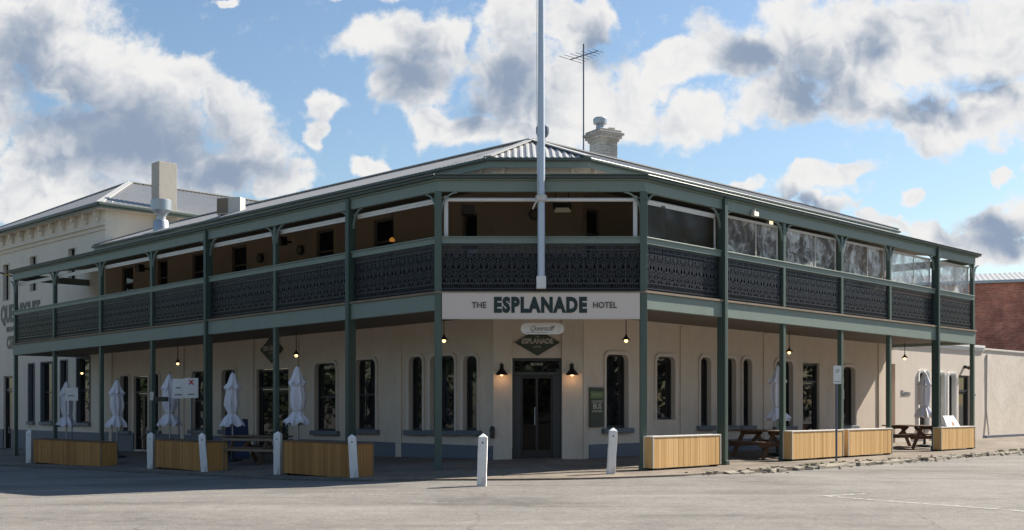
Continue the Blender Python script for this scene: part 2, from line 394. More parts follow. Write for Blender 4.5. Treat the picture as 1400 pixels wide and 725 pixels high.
def hroad(x, y):
    d = kerb_d(x, y); rr = V((x, y, 0)) - FR.P(0, 0, 0); step = .035 + .055 * sstep(rr.dot(FR.a), -1.5, 1.5)
    rise = .012 * noise.noise(V((x * .25, y * .25, 0)))
    return gz(x, y) - step + rise * sstep(d, 0, 3)
def gridmesh(name, xs, ys, h, mat):
    vs = [(x, y, h(x, y)) for y in ys for x in xs]; n = len(xs)
    fs = [(j * n + i, j * n + i + 1, (j + 1) * n + i + 1, (j + 1) * n + i) for j in range(len(ys) - 1) for i in range(n - 1)]
    m = MB(); m.add(vs, fs); o = m.build(name, mat, smooth=True); return tag(o, kind='structure')
def spread(a, b, c, d, n):   # coarse a..b, fine b..c, coarse c..d
    r = [a + (b - a) * (i / 8) ** .5 for i in range(8)] + [b + (c - b) * i / n for i in range(n)] + [c + (d - c) * (i / 8) ** 2 for i in range(9)]
    return r
gridmesh('road', spread(-1500, -45, 45, 1500, 150), spread(-1500, -5, 60, 2500, 130), hroad, 'asphalt')
# footpath slab: strips from the wall line to the (ragged) kerb
def pave():
    m = MB(); rows = []
    def line(F, s, dmax, c):
        r = []; N = 14
        for i in range(N + 1):
            d = -.6 + (dmax + .6) * i / N
            p = F.P(s + (corner(F, d) if c else 0), d, 0); r.append((p.x, p.y))
        return r
    cols = []
    n = 90
    for i in range(n + 1):
        s = 70 * (1 - i / n) ** 1.5 - 0.0
        dm = DV + 2.6 + .05 * noise.noise(V((s * .9, 3, 0)))
        cols.append(line(FL, s, dm, True) if s > .001 else None)
    cols = [c for c in cols if c]
    # chamfer: interpolate the outer edge from left kerb corner to right kerb corner
    eL = FL.P(corner(FL, DV + 2.6), DV + 2.6, 0); eR = FR.P(corner(FR, DV + 1.65), DV + 1.65, 0)
    for k in range(1, 14):
        t = k / 14; a = V((OL[0] + (OR[0] - OL[0]) * t, 28.65, 0)); q = eL.lerp(eR, t) + V((0, -.85 * math.sin(math.pi * t), 0))
        q.x += (0); r = [(a.lerp(q, i / 14).x, a.lerp(q, i / 14).y) for i in range(15)]; cols.append(r)
    for i in range(n + 1):
        s = 70 * (i / n) ** 1.5
        dm = DV + 1.65 + .07 * noise.noise(V((s * 1.3, 9, 0)))
        cols.append(line(FR, s, dm, True))
    vs = []; fs = []; H = 15
    for c in cols:
        for (x, y) in c: vs.append((x, y, gz(x, y) + .004 * noise.noise(V((x * 2, y * 2, 0)))))
        x, y = c[-1]; vs.append((x, y, gz(x, y) - .2))
    for i in range(len(cols) - 1):
        for j in range(H): a = i * (H + 1) + j; fs.append((a, a + 1, a + H + 2, a + H + 1))
    m.add(vs, fs); o = m.build('footpath', 'pave', smooth=True); tag(o, kind='structure')
pave()
def kerbs():
    def run(F, s0, s1, dk, mat, name, jag, hh, hollow=None):
        m = MB(); s = s0
        while s < s1:
            l = random.uniform(.45, 1.0) if jag < .05 else random.uniform(.18, .6)
            if not (hollow and hollow(s)):
                j = lambda a: random.uniform(-a, a); w = random.uniform(.16, .24) + jag
                p = []
                for zt in (0, 1):
                    for (a, b) in ((s + .012, dk - .05), (s + l - .012, dk - .05), (s + l - .012, dk + w - .05), (s + .012, dk + w - .05)):
                        q = F.P(a + j(jag), b + j(jag * .6) + (0 if zt == 0 else (-jag * .3 if b > dk else 0)), 0)
                        q.z = (gz(q.x, q.y) - .18) if zt == 0 else gz(q.x, q.y) + hh + j(jag * .5); p.append(q)
                m.hexa(p)
            s += l
        o = m.build(name, mat, bevel=.02); tag(o, kind='structure')
    run(FR, -1.2, 40, DV + 1.65, 'kerbpale', 'kerb', .055, -.012, lambda s: random.random() < .18)
    run(FL, -2.0, 60, DV + 2.55, 'bluestone', 'kerb', .015, .006)
kerbs()
# stones, weeds and rubble along the broken kerb on the right
m = MB()
for i in range(130):
    s = random.uniform(-1.5, 22); d = DV + 1.65 + random.gauss(.1, .22); p = FR.P(s, d, 0); r = random.uniform(.012, .05)
    z = (hroad(p.x, p.y) if kerb_d(p.x, p.y) > .1 else gz(p.x, p.y)) + r * .2
    vs = []
    for k in range(8):
        vs.append((p.x + ((k & 1) * 2 - 1) * r * random.uniform(.5, 1.2), p.y + ((k >> 1 & 1) * 2 - 1) * r * random.uniform(.5, 1.2), z + ((k >> 2) * 2 - 1) * r * random.uniform(.4, .7)))
    m.add(vs, [(0, 1, 3, 2), (4, 5, 7, 6), (0, 1, 5, 4), (1, 3, 7, 5), (3, 2, 6, 7), (2, 0, 4, 6)])
tag(m.build('kerb_rubble', 'kerbpale'), 'loose stones and broken edge along the right hand kerb', 'rubble', kind='stuff')
m = MB()
for (s, n, side) in ((3.4, 40, 0), (3.9, 30, 0), (4.6, 25, 0), (7.8, 30, 0), (15, 60, 0), (16, 60, 0)):
    for i in range(n):
        p = FR.P(s + random.gauss(0, .12), DV + 1.5 + random.gauss(0, .06), 0); z = gz(p.x, p.y); h = random.uniform(.02, .06); a = random.uniform(0, 6.28)
        dx, dy = math.cos(a) * .012, math.sin(a) * .012
        m.add([(p.x - dx, p.y - dy, z), (p.x + dx, p.y + dy, z), (p.x + dy * 3, p.y - dx * 3, z + h)], [(0, 1, 2)])
tag(m.build('kerb_weeds', 'grass'), 'sparse green weeds growing in the kerb joints', 'weeds', kind='stuff')
# worn white road markings, as thin sheets just above the asphalt
def mark(a, b, w):
    m = MB(); a = V((*a, 0)); b = V((*b, 0)); d = (b - a).normalized(); nrm = V((-d.y, d.x, 0)) * w / 2; n = 24; vs = []
    for i in range(n + 1):
        p = a.lerp(b, i / n)
        for q in (p - nrm, p + nrm): vs.append((q.x, q.y, hroad(q.x, q.y) + .012))
    m.add(vs, [(2 * i, 2 * i + 1, 2 * i + 3, 2 * i + 2) for i in range(n)]); tag(m.build('road_marking', 'line', smooth=True), kind='structure')
def gp(x, y):
    Y = 20.
    for k in range(12):
        X = (x - CX) / FPX * Y; Y = (HC - hroad(X, Y)) * FPX / (y - CY)
    return ((x - CX) / FPX * Y, Y)
mark(gp(1125, 679), gp(1440, 703), .09); mark(gp(1185, 676), gp(1125, 679), .09); mark(gp(560, 687), gp(612, 688), .06)
mark(gp(480, 676), gp(530, 678), .05)

# ------------------------------------------------------------------ the hotel
HL = V((.645, 28.05, 0))
hotel = thing('hotel_building', 'cream two storey corner hotel with green iron lace verandah wrapping both streets', 'hotel', HL)
SL_END = FL.s_at(144); SR_END = FR.s_at(1211)
def wall(mb, F, s0, s1, z0, z1, ops, th=.28, d=0.):
    cuts = sorted({s0, s1} | {x for o in ops for x in o[:2] if s0 < x < s1})
    for a, b in zip(cuts, cuts[1:]):
        mid = (a + b) / 2; seg = [(z0, z1)]
        for o in ops:
            if o[0] <= mid <= o[1]:
                seg = [q for (u, v) in seg for q in ((u, min(v, o[2])), (max(u, o[3]), v)) if q[1] - q[0] > .01]
        for u, v in seg: F.box(mb, a, b, d, d - th, u, v)
def rrect(F, s0, s1, z0, z1, r, n=6):   # outline, round at the two top corners, open run from lower left round to lower right
    pts = [(s0, z0)]
    for i in range(n + 1):
        t = math.pi - i * math.pi / 2 / n; pts.append((s0 + r + r * math.cos(t), z1 - r + r * math.sin(t)))
    for i in range(n + 1):
        t = math.pi / 2 - i * math.pi / 2 / n; pts.append((s1 - r + r * math.cos(t), z1 - r + r * math.sin(t)))
    pts.append((s1, z0)); return pts
def surround(mb, F, s0, s1, z0, z1, w=.09, proud=.05, deep=-.13, r=.16, d=0.):
    inn = rrect(F, s0, s1, z0, z1, r); out = rrect(F, s0 - w, s1 + w, z0, z1 + w, r + w * .7)
    n = len(inn); vs = []
    for (a, z) in inn: vs.append(F.P(a, d + deep, z))
    for (a, z) in inn: vs.append(F.P(a, d + proud - .015, z))
    for (a, z) in inn: vs.append(F.P(a + (-.02 if a < (s0 + s1) / 2 else .02), d + proud, z + (.02 if z > z1 - r else 0)))
    for (a, z) in out: vs.append(F.P(a, d + proud, z))
    for (a, z) in out: vs.append(F.P(a, d - .02, z))
    fs = [(k * n + i, k * n + i + 1, (k + 1) * n + i + 1, (k + 1) * n + i) for k in range(4) for i in range(n - 1)]
    mb.add(vs, fs)
def window(F, s0, s1, z0, z1, root, d=0., r=.16, sill=True, sillw=.16, bars=True, trim='cream_light', smat='sill', sash=None, w=.09):
    fr = MB()
    t = .045
    for (a, b, u, v) in ((s0, s0 + t, z0, z1), (s1 - t, s1, z0, z1), (s0 + t, s1 - t, z0, z0 + t * 1.4), (s0 + t, s1 - t, z1 - t, z1)): F.box(fr, a, b, d - .11, d - .17, u, v)
    if bars: zc = (z0 + z1) / 2; F.box(fr, s0 + t, s1 - t, d - .115, d - .16, zc - .025, zc + .025)
    o = fr.build('window', 'charcoal', root)
    g = MB(); F.box(g, s0 + .02, s1 - .02, d - .140, d - .150, z0 + .02, z1 - .02); g.build('pane', 'glass', o)
    sr = MB(); surround(sr, F, s0, s1, z0, z1, w, .05, -.135, r, d); sr.build('surround', trim, o, smooth=True)
    if sill:
        sl = MB(); F.box(sl, s0 - sillw, s1 + sillw, d + .11, d - .14, z0 - .13, z0); sl.build('sill', smat, o, bevel=.012)
    return o
def panel_door(F, s0, s1, z0, z1, root, d=0., mid=True):
    fr = MB(); t = .07
    for (a, b, u, v) in ((s0, s0 + t, z0, z1), (s1 - t, s1, z0, z1), (s0 + t, s1 - t, z1 - t, z1), (s0 + t, s1 - t, z1 - .62, z1 - .54)): F.box(fr, a, b, d - .08, d - .18, u, v)
    o = fr.build('door', 'charcoal', root)
    g = MB(); F.box(g, s0 + t, s1 - t, d - .13, d - .14, z1 - .54, z1 - t); g.build('fanlight', 'glass', o)
    lf = MB(); n = 2 if mid else 1; w = (s1 - s0 - 2 * t) / n
    for k in range(n):
        a = s0 + t + k * w; F.box(lf, a + .005, a + .09, d - .12, d - .17, z0, z1 - .625); F.box(lf, a + w - .09, a + w - .005, d - .12, d - .17, z0, z1 - .625)
        F.box(lf, a + .09, a + w - .09, d - .12, d - .17, z0, z0 + .3); F.box(lf, a + .09, a + w - .09, d - .12, d - .17, z1 - .72, z1 - .625); F.box(lf, a + .09, a + w - .09, d - .12, d - .17, z0 + .95, z0 + 1.05)
    lf.build('door_leaf', 'black', o)
    g = MB(); F.box(g, s0 + t + .02, s1 - t - .02, d - .142, d - .15, z0 + .05, z1 - .65); g.build('pane', 'glass', o)
    h = MB(); h.tube(F.P((s0 + s1) / 2 + .06, d - .06, z0 + .95), F.P((s0 + s1) / 2 + .06, d - .06, z0 + 1.25), .012); F.box(h, (s0 + s1) / 2 + .052, (s0 + s1) / 2 + .068, d - .12, d - .06, z0 + .97, z0 + .99)
    F.box(h, (s0 + s1) / 2 + .052, (s0 + s1) / 2 + .068, d - .12, d - .06, z0 + 1.21, z0 + 1.23); h.build('handle', 'galv', o)
    return o
def span(F, x0, x1, y0=None, y1=None, d=0.):
    a, b = F.s_at(x0, d), F.s_at(x1, d); a, b = min(a, b), max(a, b); m = (a + b) / 2
    r = [a, b]
    if y1 is not None: r.append(F.z_at(m, y1, d))
    if y0 is not None: r.append(F.z_at(m, y0, d))
    return r
def span2(F, x0, x1, top, bot, d=0.): a, b, z0, z1 = span(F, x0, x1, top, bot, d); return (a, b, z0, z1)
ZG = -.75
lw = [span2(FL, x0, x1, yt, yb) for (x0, x1, yt, yb) in ((634, 653, 487, 588.5), (589, 622, 487, 588.5), (560, 578, 488, 588.5), (487, 514, 492, 587), (431, 460, 497, 589),
      (304, 323, 506, 588), (263, 282, 508, 588), (205, 218, 511, 589), (165, 177, 514, 589))]
ld = [span2(FL, 351, 394, 505, 622), span2(FL, 183, 202, 515, 615)]
rw = [span2(FR, x0, x1, yt, yb) for (x0, x1, yt, yb) in ((828, 858, 485, 585.5), (897, 922, 488, 574), (957, 971, 489, 582), (986, 1005, 490, 582), (1015, 1027, 491, 582), (1060, 1083, 494, 583), (1152, 1168, 502, 582))]
rd = [span2(FR, 1098, 1120, 497, 608)]
ops = lambda l: [(a - .015, b + .015, u, v + .015) for (a, b, u, v) in l]
ZC = 3.72
w_ = MB()
wall(w_, FL, 0, SL_END, ZG, 3.95, ops(lw) + ops(ld)); w_.cur = 0
wall(w_, FR, 0, SR_END, ZG, 3.95, ops(rw) + ops(rd))
dx0, dx1 = (700 - CX) / FPX * 28.05 + .0 - OL[0], (768 - CX) / FPX * 28.05 - OL[0]
wall(w_, FC, 0, WC, ZG, 3.95, [(dx0, dx1, ZG, 2.62)])
w_.build('wall', 'cream', hotel)
# pilasters and the plain plaster bands
def pilaster(F, a, b, d1):
    p_ = MB(); F.box(p_, a, b, d1, -.01, ZG, 3.6); p_.build('pilaster', 'cream', hotel, bevel=.01)
pilaster(FC, .002, dx0, .07); pilaster(FC, dx1, WC - .002, .07)
for px in (546, 406, 345, 250, 152): s = FL.s_at(px); pilaster(FL, s - .12, s + .12, .045)
for px in (934, 1047, 1203): s = FR.s_at(px); pilaster(FR, s - .16, s + .16, .045)
s = FR.s_at(800); pilaster(FR, .003, s, .03)
pl = MB()
def plinth(F, s0, s1, zt, ops_):
    cuts = [s0] + [x for o in sorted(ops_) for x in o[:2]] + [s1]
    for a, b in zip(cuts[::2], cuts[1::2]): F.box(pl, a, b, .035, -.01, ZG, zt)
plinth(FL, .01, SL_END, .43, ld)
plinth(FR, FR.s_at(805), SR_END, .46, rd)
pl.build('plinth', 'plinth', hotel, bevel=.008)
for k, o in enumerate(lw): window(FL, *o, hotel, bars=k > 2)
for k, o in enumerate(rw): window(FR, *o, hotel, bars=False, sill=(k != 1))
q = rw[-1]; m = MB()
for (a, b, u, v) in ((.12, .42, .70, .82), (.10, .45, .45, .62)): FR.box(m, q[0] + (q[1] - q[0]) * a, q[0] + (q[1] - q[0]) * b, -.134, -.139, q[2] + (q[3] - q[2]) * u, q[2] + (q[3] - q[2]) * v)
m.build('paper_notice', 'white', hotel)
for o in ld: panel_door(FL, o[0], o[1], ZG, o[3], hotel)
for o in rd: panel_door(FR, o[0], o[1], ZG, o[3], hotel, mid=False)
# corner entrance
e = MB()
a, b = dx0 + .002, dx1 - .002; l0, l1 = (712 - 700) / FPX * 28.1 - OL[0], (756 - 700) / FPX * 28.1 - OL[0]
FC.box(e, a, l0, -.10, -.22, 0, 2.19); FC.box(e, l1, b, -.10, -.22, 0, 2.19); FC.box(e, a, b, -.08, -.22, 2.19, 2.28)
FC.box(e, a, b, -.08, -.2, 2.55, 2.618); FC.box(e, a, a + .06, -.08, -.2, 2.28, 2.55); FC.box(e, b - .06, b, -.08, -.2, 2.28, 2.55)
ent = e.build('entrance_door', 'charcoal', hotel, bevel=.006)
g = MB(); FC.box(g, a + .06, b - .06, -.13, -.14, 2.28, 2.55); g.build('fanlight', 'glass', ent)
t_ = MB(); puttext(t_, 'BE NICE', FC.P((a + b) / 2 - .0, -.124, 2.47), (1, 0, 0), (0, -1, 0), .085, depth=.003, offset=.002); t_.build('lettering', 'letter_cream', ent)
g = MB(); FC.box(g, l0 + .05, (l0 + l1) / 2 - .03, -.17, -.20, .32, 2.12); FC.box(g, (l0 + l1) / 2 + .03, l1 - .05, -.17, -.20, .32, 2.12); g.build('pane', 'glass_door', ent)
g = MB(); FC.box(g, l0, l1, -.18, -.21, .02, 2.19)
for q in ((l0 + .01, l0 + .05), (l1 - .05, l1 - .01), ((l0 + l1) / 2 - .03, (l0 + l1) / 2 + .03)): FC.box(g, q[0], q[1], -.16, -.18, .05, 2.18)
g.build('door_leaf', 'black', ent)
g = MB(); g.tube(FC.P((l0 + l1) / 2 - .05, -.13, .95), FC.P((l0 + l1) / 2 - .05, -.13, 1.4), .012); g.build('handle', 'galv', ent)
g = MB(); FC.box(g, dx0 - .12, dx1 + .12, .35, -.25, -.15, .05); g.build('doorstep', 'plinth', hotel, bevel=.02)

# upper storey
lu = [span2(FL, x0, x1, y0, y1) for (x0, x1, y0, y1) in ((511, 538, 282, 420), (433, 456, 300, 420), (317, 337, 330, 430), (263, 280, 340, 430), (216, 229, 350, 430), (167, 182, 362, 440))]
lu = [(a, b, 4.05, 6.6) for (a, b, u, v) in lu] + [(*span(FL, 632, 652), 4.05, 6.33)]
ru = [(*span(FR, 802, 820), 4.05, 6.38)] + [(a, b, 4.05, 6.05) for (a, b, u, v) in [span2(FR, x0, x1, 290, 400) for (x0, x1) in ((905, 935), (1010, 1040), (1090, 1110), (1160, 1180))]]
cu = [((632 - 700) / FPX * 28.05 - OL[0] + .5, (652 - 700) / FPX * 28.05 - OL[0] + .62, 4.05, 6.05)]
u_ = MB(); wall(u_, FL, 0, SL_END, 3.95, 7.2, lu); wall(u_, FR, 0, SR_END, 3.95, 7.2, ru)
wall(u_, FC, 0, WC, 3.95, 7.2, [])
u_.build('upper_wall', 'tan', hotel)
def sash(F, s0, s1, z0, z1):
    f = MB()
    for (a, b, u, v) in ((s0, s0 + .06, z0, z1), (s1 - .06, s1, z0, z1), (s0, s1, z1 - .06, z1), (s0, s1, z1 - .65, z1 - .6), (s0, s1, z0, z0 + .1)): F.box(f, a, b, -.06, -.14, u, v)
    o = f.build('balcony_door' if z0 < 4.5 else 'upper_window', 'soffit', hotel); g = MB(); F.box(g, s0 + .03, s1 - .03, -.09, -.1, z0, z1 - .03); g.build('pane', 'glass', o)
for q in lu: sash(FL, *q)
for q in ru: sash(FR, *q)
fz = MB(); wallz = (7.2, 7.42)
for (F, s0, s1) in ((FL, 0, SL_END), (FR, 0, SR_END), (FC, 0, WC)): F.box(fz, s0, s1, .02, -.25, 6.93, 7.42)
fz.build('frieze', 'frieze', hotel)
for (F, ss) in ((FC, (.25, WC / 2, WC - .25)), (FL, (.35, 1.9, 3.6, 5.3)), (FR, (.35, 1.9, 3.6))):
    for s in ss:
        c = MB(); F.box(c, s - .05, s + .05, .14, .02, 7.26, 7.415); F.box(c, s - .045, s + .045, .09, .02, 7.1, 7.262); F.box(c, s - .06, s + .06, .05, .02, 7.04, 7.12); c.build('corbel', 'frieze', hotel, bevel=.01)

# verandah: floor, ceiling, beams
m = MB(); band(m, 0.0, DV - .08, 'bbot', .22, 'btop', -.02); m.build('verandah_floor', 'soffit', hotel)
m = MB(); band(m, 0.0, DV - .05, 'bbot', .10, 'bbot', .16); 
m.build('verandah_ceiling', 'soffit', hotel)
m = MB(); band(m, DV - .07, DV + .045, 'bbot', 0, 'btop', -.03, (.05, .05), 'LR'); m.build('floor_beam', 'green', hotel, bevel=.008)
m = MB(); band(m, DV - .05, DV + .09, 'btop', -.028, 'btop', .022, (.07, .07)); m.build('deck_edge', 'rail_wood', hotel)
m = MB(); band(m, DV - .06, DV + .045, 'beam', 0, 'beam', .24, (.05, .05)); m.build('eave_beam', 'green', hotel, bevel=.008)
m = MB(); band(m, DV - .02, DV + .085, 'beam', .2405, 'beam', .275, (.2, .2)); m.build('eave_moulding', 'green', hotel)
m = MB(); band(m, DV + .02, DV + .17, 'beam', .277, 'beam', .345, (.25, .25)); band(m, DV + .15, DV + .20, 'beam', .335, 'beam', .375, (.25, .25))
m.build('gutter', 'gutter', hotel, bevel=.02)
m = MB(); band(m, DV - .1, DV + .02, 'rail', -.145, 'rail', -.02); band(m, DV - .13, DV + .05, 'rail', -.02, 'rail', .012); m.build('handrail', 'green', hotel, bevel=.006)
# ends of the verandah (returns to the wall)
for F, E in ((FL, LE), (FR, RE)):
    m = MB(); F.box(m, E - .05, E + .05, DV - .08, 0, zz(F, 'beam', E), zz(F, 'beam', E) + .24); m.build('end_beam', 'green', hotel)
    m = MB(); F.box(m, E - .05, E + .04, DV - .08, 0, zz(F, 'bbot', E), zz(F, 'btop', E) - .03); m.build('end_beam', 'green', hotel)
# verandah roof, real corrugations
def corr(mb, F, s0, s1, lo, hi, pitch=.13, amp=.016):
    n = max(4, int((s1 - s0) / (pitch / 4))); vs = []
    for i in range(n + 1):
        s = s0 + (s1 - s0) * i / n; h = amp * math.sin(2 * math.pi * (s / pitch))
        d0, z0 = lo(s); d1, z1 = hi(s); vs += [F.P(s, d0, z0 + h), F.P(s, d1, z1 + h)]
    mb.add(vs, [(2 * i, 2 * i + 1, 2 * i + 3, 2 * i + 2) for i in range(n)])
m = MB(); ev = .36; de = DV + .14
for F, E in ((FL, LE + .25), (FR, RE + .25)):
    c = corner(F, de)
    def lo(s, F=F): return (de, zz(F, 'beam', s) + ev)
    def hi(s, F=F):
        d = 0 if s >= 0 else min(de, -s / T8); return (d, zz(F, 'beam', s) + ev + (6.94 - 6.22 - ev) * (1 - d / de))
    corr(m, F, c, E, lo, hi)
def loc_(s): return (de, 6.22 + ev)
def hic(s):
    d = 0
    if s < 0: d = -s / T8
    if s > WC: d = (s - WC) / T8
    d = min(d, de); return (d, 6.22 + ev + (6.94 - 6.22 - ev) * (1 - d / de))
corr(m, FC, -de * T8, WC + de * T8, loc_, hic)
m.build('verandah_roof', 'roof', hotel)
m = MB()
for F, E in ((FL, LE), (FR, RE)):
    c0, c1 = corner(F, 0), corner(F, DV)
    m.hexa([F.P(0, 0, 6.84), F.P(E, 0, 6.78), F.P(E, DV, zz(F, 'beam', E) + .20), F.P(c1, DV, zz(F, 'beam', c1) + .20),
            F.P(0, 0, 6.87), F.P(E, 0, 6.81), F.P(E, DV, zz(F, 'beam', E) + .23), F.P(c1, DV, zz(F, 'beam', c1) + .23)])
m.hexa([FC.P(0, 0, 6.84), FC.P(WC, 0, 6.84), FC.P(WC + DV * T8, DV, 6.42), FC.P(-DV * T8, DV, 6.42), FC.P(0, 0, 6.87), FC.P(WC, 0, 6.87), FC.P(WC + DV * T8, DV, 6.45), FC.P(-DV * T8, DV, 6.45)])
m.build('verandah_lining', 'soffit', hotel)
# posts with curved brackets
front = {('L', 1), ('L', 3), ('R', 1), ('R', 5)}
def bracket(mb, F, s, z, sg, d):
    pts = []
    for i in range(9):
        t = i / 8 * math.pi / 2; pts.append(F.P(s + sg * (.07 + .36 * (1 - math.cos(t))), d, z - .46 * (1 - math.sin(t))))
    for a, b in zip(pts, pts[1:]): mb.bar(a, b, .05, .035, up=F.n.cross(V((b - a))).normalized())
    mb.tube(F.P(s + sg * .07, d, z - .13), F.P(s + sg * .2, d, z - .12), .014, n=6)
for tg, F, PP in (('L', FL, LP), ('R', FR, RP)):
    for k, s in enumerate(PP):
        if k == 0: continue
        fr_ = (tg, k) in front
        base = F.P(s, DV, 0); g0 = gz(base.x, base.y) - .05
        m = MB(); zt = zz(F, 'beam', s); hw = .062
        if fr_:
            hw = .052; F.box(m, s - hw - .006, s + hw + .006, DV + .13, DV + .02, g0, zt + .27)
        F.box(m, s - hw, s + hw, DV + .018, DV - .11, g0, zt + .0)
        F.box(m, s - hw - .02, s + hw + .02, DV + (.18 if fr_ else .04), DV - .13, g0, g0 + .16)
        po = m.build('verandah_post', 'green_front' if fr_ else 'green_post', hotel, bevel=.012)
        for sg in (-1, 1):
            b = MB(); bracket(b, F, s, zt, sg, DV - .02); b.build('bracket', 'green', po)
        if fr_:
            b = MB(); b.tube(F.P(s + (hw + .045), DV + .07, g0), F.P(s + (hw + .045), DV + .07, zt + .25), .03, n=10); b.build('downpipe', 'green_post', po, smooth=True)
for (x, y, F, sgn) in ((FL.P(LP[0], DV, 0).x, FL.P(LP[0], DV, 0).y, FL, 1), (FR.P(RP[0], DV, 0).x, FR.P(RP[0], DV, 0).y, FR, -1)):
    m = MB(); s = corner(F, DV); g0 = gz(x, y) - .05; hw = .08
    for (a, b, h) in ((g0, 6.22, hw), (g0, g0 + .2, hw + .02), (6.05, 6.1, hw + .012)): m.cube(x - h, x + h, y - .03 - h + .05, y - .03 + h + .05, a, b)
    po = m.build('verandah_post', 'green_post', hotel, bevel=.012)
    b = MB(); bracket(b, F, s + .02, 6.21, 1, DV - .02); b.build('bracket', 'green', po)
    b = MB(); sc = -DV * T8 if sgn == 1 else WC + DV * T8; bracket(b, FC, sc, 6.21, sgn, DV - .0); b.build('bracket', 'green', po)
# iron lace: dense scrolls, one panel to each bay
def curve(mb, F, d, pts, w, t=.012):
    """flat ribbon of width w through (s, z) points, thickness t"""
    n = len(pts); A = []
    for i in range(n):
        p = pts[max(0, i - 1)]; q = pts[min(n - 1, i + 1)]; dx, dz = q[0] - p[0], q[1] - p[1]; l = math.hypot(dx, dz) or 1
        A.append((-dz / l * w / 2, dx / l * w / 2))
    vs = []
    for (x, z), (ox, oz) in zip(pts, A):
        for dd in (d - t / 2, d + t / 2): vs += [F(x - ox, dd, z - oz), F(x + ox, dd, z + oz)]
    fs = []
    for i in range(n - 1):
        a = 4 * i; b = a + 4; fs += [(a, a + 1, b + 1, b), (a + 2, b + 2, b + 3, a + 3), (a, b, b + 2, a + 2), (a + 1, a + 3, b + 3, b + 1)]
    mb.add(vs, fs)
def arc(cx, cz, r, a0, a1, n=7, ry=None):
    ry = r if ry is None else ry
    return [(cx + r * math.cos(R(a0 + (a1 - a0) * i / (n - 1))), cz + ry * math.sin(R(a0 + (a1 - a0) * i / (n - 1)))) for i in range(n)]
def lace(F, s0, s1, root):
    if s1 < s0: s0, s1 = s1, s0
    Ln = s1 - s0; n = max(1, round(Ln / .30)); w = Ln / n
    zb = lambda s: zz(F, 'btop', s) + .075; zt = lambda s: zz(F, 'rail', s) - .155
    def G(s, d, v): return F.P(s, d, zb(s) + (zt(s) - zb(s)) * v)     # v 0..1 up the panel
    H = zt(s0) - zb(s0); d = DV - .04
    class GF:
        def __call__(self, s, dd, z): return G(s, dd, z)
    g = GF(); m = MB()
    def cv(pts, ww): curve(m, g, d, [(x, z) for x, z in pts], ww)
    def bars(v0, v1):
        k = 12
        for i in range(k):
            a, b = s0 + Ln * i / k, s0 + Ln * (i + 1) / k
            m.hexa([G(a, d - .014, v0), G(b, d - .014, v0), G(b, d + .014, v0), G(a, d + .014, v0), G(a, d - .014, v1), G(b, d - .014, v1), G(b, d + .014, v1), G(a, d + .014, v1)])
    bars(-.07, -.035); bars(.0, .03); bars(.125, .15); bars(.86, .885); bars(.965, 1.0)
    def el(cx, cv_, rs, rz, ww, k=9, a0=0, a1=360):
        curve(m, g, d, [(cx + rs * math.cos(R(a0 + (a1 - a0) * i / (k - 1))), cv_ + rz * math.sin(R(a0 + (a1 - a0) * i / (k - 1)))) for i in range(k)], ww)
    # note: v units; ribbons keep their width roughly since H is about 1 m
    for i in range(n):
        c = s0 + w * (i + .5); q = w / 2
        cv([(c, .15), (c, .86)], .016)
        cv([(c - q, .03), (c - q, .965)], .022)
        for sg in (-1, 1):
            cv([(c + sg * .012, .16), (c + sg * q * .7, .27), (c + sg * q * .78, .36), (c + sg * q * .3, .47), (c + sg * q * .16, .56), (c + sg * q * .5, .66), (c + sg * q * .85, .74), (c + sg * q * .6, .85)], .021)
            cv([(c + sg * q * .95, .2), (c + sg * q * .55, .33), (c + sg * q * .95, .5), (c + sg * q * .45, .62), (c + sg * .01, .72)], .018)
            el(c + sg * q * .5, .40, q * .26, .045, .018); el(c + sg * q * .42, .765, q * .25, .04, .018)
            el(c + sg * q * .78, .60, q * .17, .035, .016, 7); el(c + sg * q * .35, .22, q * .2, .04, .018, 7)
            el(c + sg * q * .72, .90, q * .20, .03, .014, 7)
        el(c, .56, q * .42, .075, .02); el(c, .34, q * .3, .06, .02); el(c, .925, q * .25, .034, .016); el(c, .80, q * .2, .04, .018, 7)
        for j in range(6):
            x = c - q + (j + .5) * w / 6; cv([(x, -.035), (x, .0)], .012); el(x, .075, w / 13, .05, .013, 7, 0, 180); cv([(x - w / 13, .03), (x - w / 13, .075)], .013)
            cv([(x, .885), (x, .965)], .012)
    o = m.build('iron_lace_panel', 'iron', root); return o
def bays(F, PP): return [(PP[i] + .07, PP[i + 1] - .07) for i in range(len(PP) - 1)]
for a, b in bays(FL, LP): lace(FL, a, b, hotel)
for a, b in bays(FR, RP): lace(FR, a, b, hotel)
lace(FC, -DV * T8 + .08, WC / 2 - .02, hotel); lace(FC, WC / 2 + .02, WC + DV * T8 - .08, hotel)
# shade mesh fixed inside the lace
m = MB()
for F, PP in ((FL, LP), (FR, RP)):
    for a, b in bays(F, PP):
        F.box(m, a, b, DV - .068, DV - .071, (zz(F, 'btop', a) + .05, zz(F, 'btop', b) + .05), (zz(F, 'rail', a) - .30, zz(F, 'rail', b) - .30))
FC.box(m, -DV * T8 + .08, WC + DV * T8 - .08, DV - .075, DV - .078, ZL['btop'][0] + .05, ZL['rail'][0] - .34)
def meshcloth():
    m_, nt, b, o = newmat('dark shade mesh'); b.inputs['Base Color'].default_value = (.010, .0095, .012, 1); b.inputs['Roughness'].default_value = .9
    tr = nt.nodes.new('ShaderNodeBsdfTransparent'); mx = nt.nodes.new('ShaderNodeMixShader'); mx.inputs[0].default_value = .86
    nt.links.new(tr.outputs[0], mx.inputs[1]); nt.links.new(b.outputs[0], mx.inputs[2]); nt.links.new(mx.outputs[0], o.inputs[0]); return m_
M['mesh'] = meshcloth(); m.build('shade_mesh', 'mesh', hotel)
